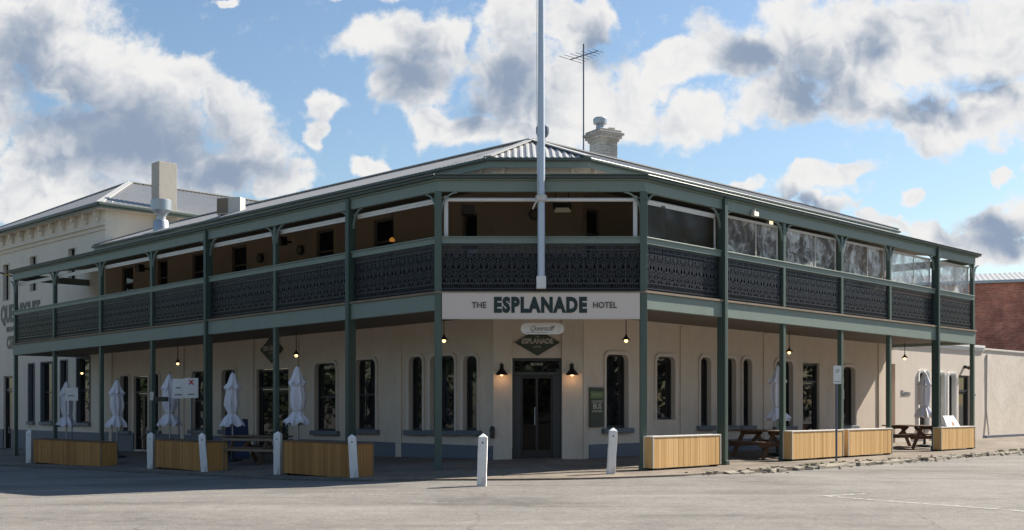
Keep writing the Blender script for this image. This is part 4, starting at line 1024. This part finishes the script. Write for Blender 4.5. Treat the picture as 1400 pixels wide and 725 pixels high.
# rendered boundary wall
def rendered():
    m_, nt, b, o = newmat('patchy render'); t = nt.nodes.new('ShaderNodeTexCoord'); v = t.outputs['Object']
    n = tex_noise(nt, .6, 6, .65, v, 1.); n2 = tex_noise(nt, 5, 5, .7, v)
    r = ramp(nt, mth(nt, 'ADD', mth(nt, 'MULTIPLY', n.outputs[0], .7), mth(nt, 'MULTIPLY', n2.outputs[0], .3)), [(.35, (.58, .51, .43)), (.5, (.66, .59, .51)), (.65, (.74, .67, .59))])
    nt.links.new(r.outputs[0], b.inputs['Base Color']); b.inputs['Roughness'].default_value = .9; bump(nt, b, n2.outputs[0], .5, .02); return m_
M['render'] = rendered()
rb = FR.P(AE, 0, 0); o_ = thing('boundary_wall', 'long patchy cream rendered wall running off at far right', 'wall', rb)
m = MB(); FR.box(m, AE + .02, 48, -.02, -.3, .22, 3.66); m.build('wall', 'render', o_)
m = MB(); FR.box(m, AE + .02, 48, .02, -.34, 3.66, 3.74); m.build('coping', 'offwhite', o_, bevel=.01)
m = MB(); FR.box(m, AE + .02, 48, .01, -.3, ZG, .22); m.build('plinth', 'steel_dark', o_)
m = MB(); q = FR.P(AE + .45, .06, 0); m.path([(q.x, q.y, 0.25), (q.x - .1, q.y, 1.2), (q.x - .08, q.y, 3.5)], .03, 6); m.build('downpipe', 'offwhite', o_)
FK = Frame((17.5, 60.5), (math.cos(R(-20)), math.sin(R(-20))), (-math.sin(R(20)), -math.cos(R(20))))
kb = thing('brick_building', 'red brick building with pale iron roof behind the rendered wall at far right', 'building', (17.5, 60.5, 0))
m = MB(); FK.box(m, 0, 22, 0, -10, -.5, 7.75); m.build('wall', 'redbrick', kb)
m = MB(); FK.box(m, -.2, 22.2, .18, .0, 7.70, 7.86); m.build('gutter', 'galv', kb, bevel=.02)
m = MB(); corr(m, FK, -.2, 22.2, lambda s: (.15, 7.86), lambda s: (-5, 8.75), .25, .007); corr(m, FK, -.2, 22.2, lambda s: (-5, 8.75), lambda s: (-10.3, 7.8), .25, .02); m.build('roof', 'roof', kb)
m = MB(); FK.box(m, 9.3, 10.2, .03, -.02, 5.9, 6.0); m.build('wall_vent', 'galv', kb)

# ------------------------------------------------------------------ street furniture
def gpt(px, py, z=None):      # point on the footpath/road seen at px, py
    Y = 25.
    for k in range(20):
        X = (px - CX) / FPX * Y; g = gz(X, Y); Y = (HC - g) * FPX / (py - CY)
    X = (px - CX) / FPX * Y; return V((X, Y, gz(X, Y)))
# bollards
def bollard(px, base, top, px_top, label, w=.165):
    P = gpt(px, base); P.z -= .02; h = (base - top) * P.y / FPX + .02; lean = (px_top - px) * P.y / FPX / h
    o = thing('bollard', label, 'bollard', P, R(random.uniform(-8, 8)), 'white timber bollards along the kerb')
    o.rotation_euler = (random.uniform(-.01, .01), math.atan(lean), o.rotation_euler[2])
    m = L(); a = w / 2; n = 10
    rings = []
    for k in range(n + 1):
        z = -.12 + (h - .07 + .12) * k / n; j = lambda: random.uniform(-.003, .003)
        rings.append([(-a + j(), -a + j(), z), (a + j(), -a + j(), z), (a + j(), a + j(), z), (-a + j(), a + j(), z)])
    vs = [v for r in rings for v in r]; fs = [(3, 2, 1, 0)]
    for k in range(n):
        for i in range(4): fs.append((4 * k + i, 4 * k + (i + 1) % 4, 4 * k + 4 + (i + 1) % 4, 4 * k + 4 + i))
    t = len(vs); vs.append((0, 0, h)); 
    for i in range(4): fs.append((4 * n + i, 4 * n + (i + 1) % 4, t))
    m.add(vs, fs); m.build('post', 'bollard', o, bevel=.008)
    m = L(); m.tube((0, -a - .004, h * .82), (0, -a + .01, h * .82), .018, n=10); m.build('bolt', 'steel_dark', o)
bollard(40, 633, 587, 40, 'white bollard at the left end of the far left planter, farthest from the entrance')
bollard(206.5, 640.5, 591, 206.5, 'upright white bollard at the left end of the middle left planter')
bollard(280, 645, 591.5, 276, 'leaning white bollard in front of the middle left planter')
bollard(380, 648.5, 589.5, 380, 'upright white bollard at the left end of the largest left planter')
bollard(484.5, 653, 593.5, 481, 'leaning white bollard at the right end of the largest left planter')
bollard(658.5, 662, 592.5, 660.5, 'white bollard standing alone left of the corner door', .17)
bollard(835, 648, 584.5, 838.5, 'tilted white bollard right of the corner door before the poster', .17)
# planters
def planter(P, rz, w, dep, h, label, mat, wires=False):
    o = thing('planter_box', label, 'planter', P, rz, 'timber slatted planter boxes')
    m = L(); z0 = .05
    def slats(ax, c, n0, n1, sgn):
        n = max(2, round((n1 - n0) / .09)); st = (n1 - n0) / n
        for i in range(n):
            a = n0 + st * i + .002; b = n0 + st * (i + 1) - .003; k = random.uniform(-.002, .002)
            if ax == 'x': m.cube(a, b, min(c, c + sgn * .022) + k, max(c, c + sgn * .022) + k, z0, h - .03)
            else: m.cube(min(c, c + sgn * .022) + k, max(c, c + sgn * .022) + k, a, b, z0, h - .03)
    slats('x', -dep / 2, -w / 2 + .025, w / 2 - .025, 1); slats('x', dep / 2, -w / 2 + .025, w / 2 - .025, -1)
    slats('y', -w / 2, -dep / 2 + .0, dep / 2, 1); slats('y', w / 2, -dep / 2 + .0, dep / 2, -1)
    m.build('slat_cladding', mat, o)
    m = L(); t = .07; cs = .03
    m.cube(-w / 2 - .012, w / 2 + .012, -dep / 2 - .012, -dep / 2 + t, h - .03, h); m.cube(-w / 2 - .012, w / 2 + .012, dep / 2 - t, dep / 2 + .012, h - .03, h)
    m.cube(-w / 2 - .012, -w / 2 + t, -dep / 2 + t, dep / 2 - t, h - .03, h); m.cube(w / 2 - t, w / 2 + .012, -dep / 2 + t, dep / 2 - t, h - .03, h)
    m.build('top_rim', 'table' if mat == 'slat_shaded' else 'offwhite', o, bevel=.004)
    for sx_ in (-1, 1):
        for sy_ in (-1, 1): m = L(); m.cube(sx_ * w / 2 - .012, sx_ * w / 2 + .012, sy_ * dep / 2 - .012, sy_ * dep / 2 + .012, z0, h - .03); m.build('corner_trim', 'offwhite' if mat == 'slat' else 'rail_wood', o)
    m = L(); m.cube(-w / 2 + .04, w / 2 - .04, -dep / 2 + .04, dep / 2 - .04, .1, h - .12); m.build('soil', 'bark', o)
    for sx_ in (-1, 1):
        for sy_ in (-1, 1): m = L(); m.cube(sx_ * (w / 2 - .1) - .04, sx_ * (w / 2 - .1) + .04, sy_ * (dep / 2 - .08) - .04, sy_ * (dep / 2 - .08) + .04, -.03, .1); m.build('foot', 'black', o)
    return o
def planter_between(pa, pb, h, label, mat, dep=.5):
    a, b = V(pa), V(pb); d = b - a; w = d.length; rz = math.atan2(d.y, d.x); nrm = V((-math.sin(rz), math.cos(rz), 0))
    c = (a + b) / 2 + nrm * dep / 2; c.z = min(gz(a.x, a.y), gz(b.x, b.y)) + .0
    return planter(c, rz, w, dep, h, label, mat)
planter_between(gpt(46, 634), gpt(138, 637.5), .80, 'brown slatted planter at the far left by the small white board', 'slat_shaded')
planter_between(gpt(212, 641), gpt(282, 645), .80, 'brown slatted planter behind the leaning bollard, middle one on the left', 'slat_shaded', .58)
planter_between(gpt(387, 649.5), gpt(488, 652.5), .80, 'brown slatted planter nearest the corner on the left street', 'slat_shaded', .42)
def rplanter(x0, x1, d, h, label):
    s0, s1 = FR.s_at(x0, d), FR.s_at(x1, d); planter_between(FR.P(s0, d, 0), FR.P(s1, d, 0), h, label, 'slat', .26)
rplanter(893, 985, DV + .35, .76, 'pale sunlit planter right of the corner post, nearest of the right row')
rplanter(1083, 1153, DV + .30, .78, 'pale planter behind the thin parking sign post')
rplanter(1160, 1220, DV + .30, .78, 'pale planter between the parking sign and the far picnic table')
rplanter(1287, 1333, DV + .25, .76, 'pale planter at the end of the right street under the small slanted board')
# umbrellas
def make_umbrella(seed=3):
    o = thing('patio_umbrella', 'tied', 'umbrella', (0, 0, 0), 0, 'closed white umbrellas along the verandah')
    n = 48; H = 2.45
    rnd = random.Random(seed)
    ph = [rnd.uniform(0, 6) for _ in range(12)]
    prof = [(.0, H), (.05, H - .03), (.09, H - .15), (.14, H - .3), (.185, H - .43), (.20, H - .45), (.15, H - .46), (.155, H - .6), (.165, H - .75), (.16, H - .9), (.14, H - 1.03), (.115, H - 1.1), (.11, H - 1.14), (.15, H - 1.2), (.20, H - 1.3), (.25, H - 1.4), (.265, H - 1.46), (.24, H - 1.46), (.05, H - 1.35)]
    amp = [0, .03, .07, .1, .15, .17, .12, .16, .18, .2, .16, .1, .1, .16, .2, .24, .28, .28, .0]
    vs = []; prof = [(r * 1.12 * rnd.uniform(.93, 1.07), z) for r, z in prof]
    for k, (r, z) in enumerate(prof):
        for i in range(n):
            t = 2 * math.pi * i / n; q = 1 + amp[k] * (math.sin(8 * t + ph[0] + z * .8) * .7 + .4 * math.sin(13 * t + ph[1] + z * 2.4))
            zz_ = z + (.05 * math.sin(8 * t + ph[0] + z) if k in (4, 5, 6) else 0) + (.045 * math.sin(6 * t + ph[3]) if k in (15, 16, 17) else 0)
            vs.append((r * q * math.cos(t) + .012 * math.sin(z * 5), r * q * math.sin(t) + .01 * math.cos(z * 4), zz_))
    m = L(); m.add(vs, [(k * n + i, (k + 1) * n + i, (k + 1) * n + (i + 1) % n, k * n + (i + 1) % n) for k in range(len(prof) - 1) for i in range(n)]); m.build('canopy', 'umbrella', o, smooth=True)
    m = L(); m.tube((0, 0, .08), (0, 0, H - .05), .022, n=10); m.lathe([(.02, H - .02), (.03, H + .02), (.0, H + .06)], 8); m.build('pole', 'galv', o, smooth=True)
    m = L(); m.lathe([(.26, .0), (.27, .03), (.25, .07), (.05, .09), (.035, .3), (.03, .3)], 20); m.build('base', 'charcoal', o, smooth=True)
    m = L(); m.lathe([(.125, H - 1.10), (.13, H - 1.12), (.125, H - 1.14)], 20); m.build('tie', 'offwhite', o)
    return o
ums = [(407, 498, 2.42, 'closed white umbrella behind the left planter nearest the corner'), (318, 507, 2.38, 'closed white umbrella above the timber rail and navy board'),
       (232, 509, 2.45, 'closed white umbrella beside the pair of white notice boards'), (160, 517, 2.40, 'slim closed white umbrella right of the far left planter'),
       (91, 520, 2.42, 'farthest left closed white umbrella with a small board in front')]
proto = None
def put_umb(F, px, ytop, h, label, d):
    global proto
    s = F.s_at(px, d); P = F.P(s, d, 0); g = gz(P.x, P.y); P.z = g
    top = F.z_at(s, ytop, d); sc_ = (top - g) / 2.5
    o = make_umbrella(int(abs(px))); o.location = P; o.rotation_euler = (0, 0, random.uniform(0, 3)); o['label'] = label
    o.scale = (sc_, sc_, sc_)
for (px, yt, h, lb) in ums: put_umb(FL, px, yt, h, lb, DV - .45)
put_umb(FR, 1063, 498, 2.4, 'closed white umbrella half hidden behind the third post on the right street', DV - 1.3)
put_umb(FR, 1264, 507, 2.4, 'closed white umbrella in front of the annex window by the far picnic table', DV - 1.3)
# picnic tables
def make_table():
    o = thing('picnic_table', 'x', 'picnic table', (0, 0, 0), 0, 'brown timber picnic tables')
    Lg = 1.8
    m = L()
    for k in range(5): y = -.34 + k * .17; m.cube(-Lg / 2, Lg / 2, y - .078, y + .078, .71, .75)
    m.build('tabletop', 'table', o, bevel=.006)
    for sg_ in (-1, 1):
        m = L()
        for k in range(2): y = sg_ * (.62 + k * .15); m.cube(-Lg / 2, Lg / 2, y - .07, y + .07, .42, .46)
        m.build('bench', 'table', o, bevel=.006)
    for x in (-.62, .62):
        for sg_ in (-1, 1):
            m = L(); m.bar((x, sg_ * .22, .71), (x, sg_ * .62, 0), .045, .11, up=(0, 1, 0)); m.build('leg', 'table', o)
        m = L(); m.cube(x + .025, x + .065, -.76, .76, .31, .42); m.cube(x + .025, x + .065, -.36, .36, .62, .71); m.build('crossbeam', 'table', o)
    m = L(); m.bar((-.6, 0, .36), (-.15, 0, .7), .045, .09); m.bar((.6, 0, .36), (.15, 0, .7), .045, .09); m.build('brace', 'table', o)
    return o
tp = make_table()
P = FR.P(FR.s_at(1046, DV - 1.0), DV - 1.0, 0); tp.location = (P.x, P.y, gz(P.x, P.y)); tp.rotation_euler = (0, 0, R(-62)); tp['label'] = 'brown picnic table in shade between the first two right planters'
P = FR.P(FR.s_at(1246, DV - 1.25), DV - 1.25, 0); dup(tp, (P.x, P.y, gz(P.x, P.y)), R(-62), 'brown picnic table near the annex between two right planters')
P = FL.P(FL.s_at(352, DV - .2), DV - .2, 0); dup(tp, (P.x, P.y, gz(P.x, P.y)), R(-30), 'weathered picnic table behind the timber rail on the left street')
# timber rail on the left
A_ = gpt(303, 643.5); B_ = gpt(380, 647.5)
o = thing('timber_rail', 'two bar timber rail between the middle left planter and a white bollard', 'fence', A_)
for zh in (.78, .52): m = MB(); m.bar(A_ + V((0, .2, zh)), B_ + V((0, .2, zh)), .05, .06); m.build('rail', 'rail_wood', o)
m = MB(); m.cube(A_.x - .03, A_.x + .03, A_.y + .17, A_.y + .23, A_.z - .1, A_.z + .82); m.build('rail_post', 'rail_wood', o)
# navy sandwich board
P = FL.P(FL.s_at(324, DV - 1.1), DV - 1.1, 0); P.z = gz(P.x, P.y)
o = thing('sandwich_board', 'navy blue folding board behind the umbrella and timber rail', 'sign', P, R(12))
for sg_ in (-1, 1):
    m = L(); m.hexa([(-.36, sg_ * .28 - .015, .05), (.36, sg_ * .28 - .015, .05), (.36, sg_ * .28 + .015, .05), (-.36, sg_ * .28 + .015, .05), (-.31, sg_ * .03 - .015, 1.15), (.31, sg_ * .03 - .015, 1.15), (.31, sg_ * .03 + .015, 1.15), (-.31, sg_ * .03 + .015, 1.15)]); m.build('panel', 'navy', o, bevel=.01)
m = L(); m.tube((-.32, 0, 1.16), (.32, 0, 1.16), .02); m.build('hinge', 'charcoal', o)
# notice boards on poles
def noticeboard(px, ytop, ybot, wpx, d, label, txts, rz, dark=False):
    s = FL.s_at(px, d); P = FL.P(s, d, 0); g = gz(P.x, P.y); zt, zb_ = FL.z_at(s, ytop, d), FL.z_at(s, ybot, d); w = wpx * P.y / FPX
    o = thing('notice_board', label, 'notice board', (P.x, P.y, g), rz)
    m = L(); m.tube((0, .03, 0), (0, .03, zt - g - .05), .02, n=8); m.build('pole', 'steel_dark', o)
    m = L(); m.cube(-w / 2, w / 2, -.012, .012, zb_ - g, zt - g); m.build('board', 'white', o, bevel=.005)
    m = L()
    for (t, x, z, sz, mt) in txts:
        if mt == 'k': puttext(m, t, (x * w, -.014, zb_ - g + z * (zt - zb_)), (1, 0, 0), (0, -1, 0), sz, depth=.002, offset=.002)
    m.build('lettering', 'charcoal', o)
    rr = [q for q in txts if q[4] == 'r']
    if rr:
        m = L()
        for (t, x, z, sz, mt) in rr: puttext(m, t, (x * w, -.016, zb_ - g + z * (zt - zb_)), (1, 0, 0), (0, -1, 0), sz, depth=.002, offset=.012)
        m.build('red_mark', 'red', o)
noticeboard(261.5, 517, 544.5, 19, DV + .2, 'white notice board with a red mark, right one of the pair by the umbrella', [('X', .0, .78, .16, 'r'), ('menu', 0, .2, .08, 'k')], R(8))
noticeboard(244, 518, 545, 17, DV + .18, 'white notice board with dark lines of text, left one of the pair by the umbrella', [('menu', 0, .55, .07, 'k'), ('specials', 0, .2, .07, 'k')], R(-6))
noticeboard(98, 530, 548, 17, DV + .0, 'small pale notice board in front of the farthest left umbrella', [('menu', -.05, .4, .09, 'k')], R(4))
# black bracket sign arm on post
s = FL.s_at(220, DV + .2); P = FL.P(s, DV + .2, FL.z_at(s, 546, DV + .2)); o = thing('mail_holder', 'black box bracket fixed to a left street post beside the umbrella', 'box', P, R(-5))
m = L(); m.cube(-.22, .22, -.05, .05, -.07, .07); m.build('case', 'black', o, bevel=.01); m = L(); m.cube(-.34, -.22, -.02, .02, -.03, .22); m.build('clamp', 'offwhite', o)
# parking sign
s = FR.s_at(1143.5, DV + 1.05); P = FR.P(s, DV + 1.05, 0); g = gz(P.x, P.y); o = thing('parking_sign', 'thin steel post with a small white parking sign at the right kerb', 'street sign', (P.x, P.y, g), R(20))
zt = HC + (CY - 501) * P.y / FPX - g; zb_ = HC + (CY - 525) * P.y / FPX - g
m = L(); m.tube((0, 0, -.1), (0, 0, zt), .028, n=10); m.build('post', 'steel_dark', o, smooth=True)
m = L(); m.cube(-.12, .12, -.045, -.03, zb_, zt + .01); m.build('plate', 'white', o, bevel=.003)
m = L(); puttext(m, '2P', (0, -.048, zt - .13), (1, 0, 0), (0, -1, 0), .13, depth=.001); m.cube(-.09, .09, -.048, -.046, zb_ + .05, zb_ + .065); m.build('lettering', 'postergreen', o)
# slanted menu board on the last planter
s = FR.s_at(1302, DV + .12); P = FR.P(s, DV + .12, .745); o = thing('menu_board', 'white slanted board with small orange mark on the end planter', 'board', P, R(40))
m = L(); m.hexa([(-.42, -.06, .0), (.42, -.06, .0), (.42, -.03, .0), (-.42, -.03, .0), (-.36, .12, .36), (.30, .12, .36), (.30, .15, .36), (-.36, .15, .36)]); m.build('panel', 'white', o, bevel=.005)
m = L(); m.hexa([(-.05, -.043, .05), (.08, -.043, .05), (.08, -.03, .05), (-.05, -.03, .05), (-.02, .012, .16), (.1, .012, .16), (.1, .03, .16), (-.02, .03, .16)]); m.build('printed_mark', 'orange', o)
s = FR.s_at(1331, DV + .03); P = FR.P(s, DV + .09, FR.z_at(s, 540, DV)); o = thing('post_notice', 'tiny white notice fixed on the last right verandah post', 'notice', P, R(45))
m = L(); m.cube(-.05, .05, -.01, 0, -.07, .07); m.build('plate', 'white', o); m = L(); m.tube((0, -.014, 0), (0, -.01, 0), .03, n=12); m.build('symbol', 'black', o)

# ------------------------------------------------------------------ trees across the street (seen in the window reflections)
def tree(x, y, h, r, label):
    o = thing('street_tree', label, 'tree', (x, y, 0), 0, 'trees across the street')
    m = L(); m.tube((0, 0, -.2), (0.1, 0, h * .35), .35, .25, 10); 
    for k in range(6): a = k * 1.05; m.tube((0.1, 0, h * (.28 + .02 * k)), (r * .6 * math.cos(a), r * .6 * math.sin(a), h * .62), .16, .05, 6)
    m.build('trunk', 'bark', o)
    m = L(); rn = random.Random(int(x * 7 + y))
    cl = [(rn.uniform(-.6, .6) * r, rn.uniform(-.6, .6) * r, h * rn.uniform(.10, .85), r * rn.uniform(.3, .5)) for _ in range(22)]
    for (cx, cy, cz, cr) in cl:
        for _ in range(260):
            d_ = V((rn.gauss(0, 1), rn.gauss(0, 1), rn.gauss(0, 1))).normalized() * cr * rn.uniform(.6, 1.05); p = V((cx, cy, cz)) + d_; s_ = rn.uniform(.15, .35)
            u = V((rn.gauss(0, 1), rn.gauss(0, 1), rn.gauss(0, 1))).normalized(); w = u.cross(d_).normalized()
            m.add([p - u * s_, p + w * s_ * .6, p + u * s_, p - w * s_ * .6], [(0, 1, 2, 3)])
    m.build('crown', 'leaf', o)
tl = []
for k in range(15):
    a = R(200 + k * 140 / 14 + random.uniform(-2, 2)) if False else R(-172 + k * 164 / 14 + random.uniform(-2, 2)); rr = 42 + (k % 3) * 5
    side = 'to the left of' if k < 5 else ('behind' if k < 10 else 'to the right of')
    tree(rr * 1.15 * math.cos(a), 9 + rr * math.sin(a), random.uniform(10, 13), random.uniform(6, 7.5), 'broad dark leafy tree standing across the street ' + side + ' the camera')

for k, (x, y) in enumerate(((-37, 16), (-40, 25), (-44, 34), (-49, 44), (-56, 55), (38, 15), (42, 24), (47, 33), (53, 43), (60, 54))):
    tree(x, y, 11 + (k % 3), 6.2, 'dark leafy tree beyond the ' + ('left' if k < 5 else 'right') + ' street, ' + ['nearest the camera', 'second from the camera', 'third from the camera', 'fourth from the camera', 'farthest from the camera'][k % 5])
# ------------------------------------------------------------------ camera
cam = bpy.data.cameras.new('camera'); co_ = bpy.data.objects.new('camera', cam); COL.objects.link(co_)
co_.location = (0, 0, HC); co_.rotation_euler = (R(90), 0, 0); cam.sensor_width = 36; cam.lens = FPX / 1400 * 36
cam.shift_y = (CY - 362.5) / 1400; cam.clip_end = 6000; cam.clip_start = .1; S.camera = co_

# ------------------------------------------------------------------ light and sky
SUN_H = V((.85, .53, 0)).normalized(); EL = R(40)
sd = V((SUN_H.x * math.cos(EL), SUN_H.y * math.cos(EL), math.sin(EL)))
sun = bpy.data.lights.new('sun', 'SUN'); sun.energy = 4.6; sun.angle = R(.5); sun.color = (1, .93, .82)
so = bpy.data.objects.new('sun', sun); COL.objects.link(so); so.rotation_euler = sd.to_track_quat('Z', 'Y').to_euler(); so.location = (30, 30, 40)
W = bpy.data.worlds.new('World'); S.world = W; W.use_nodes = True; nt = W.node_tree
for n in list(nt.nodes): nt.nodes.remove(n)
out = nt.nodes.new('ShaderNodeOutputWorld'); bg = nt.nodes.new('ShaderNodeBackground'); nt.links.new(bg.outputs[0], out.inputs[0])
sky = nt.nodes.new('ShaderNodeTexSky'); sky.sky_type = 'NISHITA'; sky.sun_disc = False; sky.sun_elevation = EL; sky.sun_rotation = math.atan2(SUN_H.x, SUN_H.y)
sky.altitude = 0; sky.air_density = 1.2; sky.dust_density = .6; sky.ozone_density = 1.5
tc = nt.nodes.new('ShaderNodeTexCoord'); sp = nt.nodes.new('ShaderNodeSeparateXYZ'); nt.links.new(tc.outputs['Generated'], sp.inputs[0])
ay = mth(nt, 'MAXIMUM', mth(nt, 'ABSOLUTE', sp.outputs[1]), .02)
cb = nt.nodes.new('ShaderNodeCombineXYZ'); nt.links.new(mth(nt, 'DIVIDE', sp.outputs[0], ay), cb.inputs[0]); nt.links.new(mth(nt, 'DIVIDE', sp.outputs[2], ay), cb.inputs[1])
uv = cb.outputs[0]
def vm(op, a, b=None, sc=None):
    n = nt.nodes.new('ShaderNodeVectorMath'); n.operation = op
    for i, v in enumerate((a, b)):
        if v is None: continue
        if hasattr(v, 'is_output'): nt.links.new(v, n.inputs[i])
        else: n.inputs[i].default_value = v
    if sc is not None: n.inputs['Scale'].default_value = sc
    return n.outputs[0]
def warp(scale, amp, det, src, off=0):
    n = tex_noise(nt, scale, det, .6, vm('ADD', src, (off, off * .7, 0)))
    return vm('SCALE', vm('SUBTRACT', n.outputs['Color'], (.5, .5, .5)), None, amp)
uvw = vm('MULTIPLY', vm('ADD', vm('ADD', uv, warp(11, .085, 3, uv)), warp(42, .026, 8, uv, 3.3)), (1, 1, 0))
def field(ells, src):
    acc = None
    for e in ells:
        x, y, rx, ry = e[:4]; rot = e[4] if len(e) > 4 else 0
        mp = nt.nodes.new('ShaderNodeMapping'); mp.vector_type = 'TEXTURE'
        mp.inputs['Location'].default_value = ((x - CX) / FPX, (CY - y) / FPX, 0); mp.inputs['Rotation'].default_value = (0, 0, R(rot)); mp.inputs['Scale'].default_value = (rx / FPX, ry / FPX, 1)
        nt.links.new(src, mp.inputs[0]); g = nt.nodes.new('ShaderNodeTexGradient'); g.gradient_type = 'SPHERICAL'; nt.links.new(mp.outputs[0], g.inputs[0])
        acc = g.outputs['Fac'] if acc is None else mth(nt, 'MAXIMUM', acc, g.outputs['Fac'])
    return acc
CL = [(55, 20, 135, 85), (120, 70, 120, 80, -20), (190, 110, 100, 62, -30), (255, 125, 68, 55), (315, 150, 62, 50), (350, 200, 70, 48, -35), (385, 238, 50, 28), (150, 195, 190, 80), (260, 225, 170, 50), (45, 215, 90, 58), (70, 262, 130, 42), (-40, 110, 110, 110),
      (440, 128, 36, 40), (428, 172, 26, 38), (515, 224, 46, 20),
      (548, 45, 90, 52, 0), (610, 50, 50, 50), (565, 100, 62, 62), (595, 155, 45, 50), (650, 178, 85, 44), (700, 110, 90, 90), (705, 30, 62, 42), (775, 45, 60, 50), (805, 35, 38, 40), (770, 140, 110, 80), (850, 150, 80, 55), (720, 185, 90, 40), (885, 105, 55, 38),
      (930, 85, 65, 45), (950, 160, 75, 42), (1010, 60, 90, 60), (1080, 30, 90, 70), (1060, 130, 95, 68), (1170, 60, 120, 80), (1180, 130, 100, 60), (1270, 60, 130, 90), (1370, 60, 110, 90), (1265, 165, 95, 45), (1370, 160, 100, 55),
      (1020, 252, 34, 14), (1110, 262, 75, 26, 6), (1160, 250, 45, 16, 18), (1130, 290, 60, 20), (1250, 265, 24, 19), (1210, 306, 50, 18), (1290, 318, 75, 30), (1375, 290, 75, 42), (1345, 330, 110, 40), (1365, 232, 24, 12), (310, 8, 22, 16), (1480, 200, 90, 120), (-60, 290, 60, 30), (500, -30, 120, 20)]
DK = [(190, 200, 160, 66), (90, 150, 120, 60, -20), (300, 240, 110, 38), (30, 90, 60, 70), (695, 120, 82, 78), (560, 95, 55, 45), (1105, 120, 60, 66), (1030, 90, 60, 28), (1200, 70, 34, 50), (1270, 165, 70, 24), (1370, 325, 80, 38), (1095, 270, 55, 17), (640, 150, 40, 35), (820, 60, 36, 36), (1340, 120, 50, 22)]
nf = tex_noise(nt, 46, 10, .64, uv); nm = tex_noise(nt, 17, 6, .6, vm('ADD', uv, (5, 2, 0)))
F1 = field(CL, uvw)
dens = mth(nt, 'ADD', F1, mth(nt, 'ADD', mth(nt, 'MULTIPLY', mth(nt, 'SUBTRACT', nf.outputs[0], .5), .80), mth(nt, 'MULTIPLY', mth(nt, 'SUBTRACT', nm.outputs[0], .5), .45)))
mr = nt.nodes.new('ShaderNodeMapRange'); mr.interpolation_type = 'SMOOTHSTEP'; mr.inputs['From Min'].default_value = .05; mr.inputs['From Max'].default_value = .44; nt.links.new(dens, mr.inputs['Value'])
F2 = field([(x, y, rx * 1.3, ry * 1.3, *k) for (x, y, rx, ry, *k) in DK], vm('MULTIPLY', vm('ADD', uv, warp(13, .07, 4, uv, 1.7)), (1, 1, 0)))
def pair(scale, det, dl, off):
    a = tex_noise(nt, scale, det, .52, vm('ADD', uvw, (off, off, 0))); b = tex_noise(nt, scale, det, .52, vm('ADD', uvw, (off + dl, off + dl * 1.1, 0)))
    return mth(nt, 'SUBTRACT', b.outputs[0], a.outputs[0])
puff = mth(nt, 'ADD', mth(nt, 'MULTIPLY', pair(15, 4, .016, 1.), 1.5), mth(nt, 'MULTIPLY', pair(45, 5, .006, 4.), .9))
core = mth(nt, 'MULTIPLY', mth(nt, 'SUBTRACT', dens, .50), .35)
shade = mth(nt, 'ADD', mth(nt, 'ADD', mth(nt, 'MULTIPLY', F2, 1.55), core), mth(nt, 'ADD', puff, mth(nt, 'MULTIPLY', mth(nt, 'SUBTRACT', nm.outputs[0], .48), .7)))
sm = nt.nodes.new('ShaderNodeMapRange'); sm.interpolation_type = 'SMOOTHSTEP'; sm.inputs['From Min'].default_value = -.22; sm.inputs['From Max'].default_value = 1.45; nt.links.new(shade, sm.inputs['Value']); shade = sm.outputs[0]
SKYK = 1.0
cloudcol = mixc(nt, shade, (4.75, 4.72, 4.68), (1.55, 1.95, 2.6))
skyc = mixc(nt, 1., sky.outputs[0], (.62, .67, .71), 'MULTIPLY')
fin = mixc(nt, mr.outputs[0], skyc, cloudcol)
nt.links.new(fin, bg.inputs[0]); bg.inputs[1].default_value = .08

S.view_settings.view_transform = 'Standard'; S.view_settings.look = 'None'; S.view_settings.exposure = 1.22; S.view_settings.gamma = 1; S.view_settings.use_curve_mapping = False
S.render.engine = 'CYCLES'; S.cycles.transparent_max_bounces = 12
S.render.resolution_x = 1024; S.render.resolution_y = 530
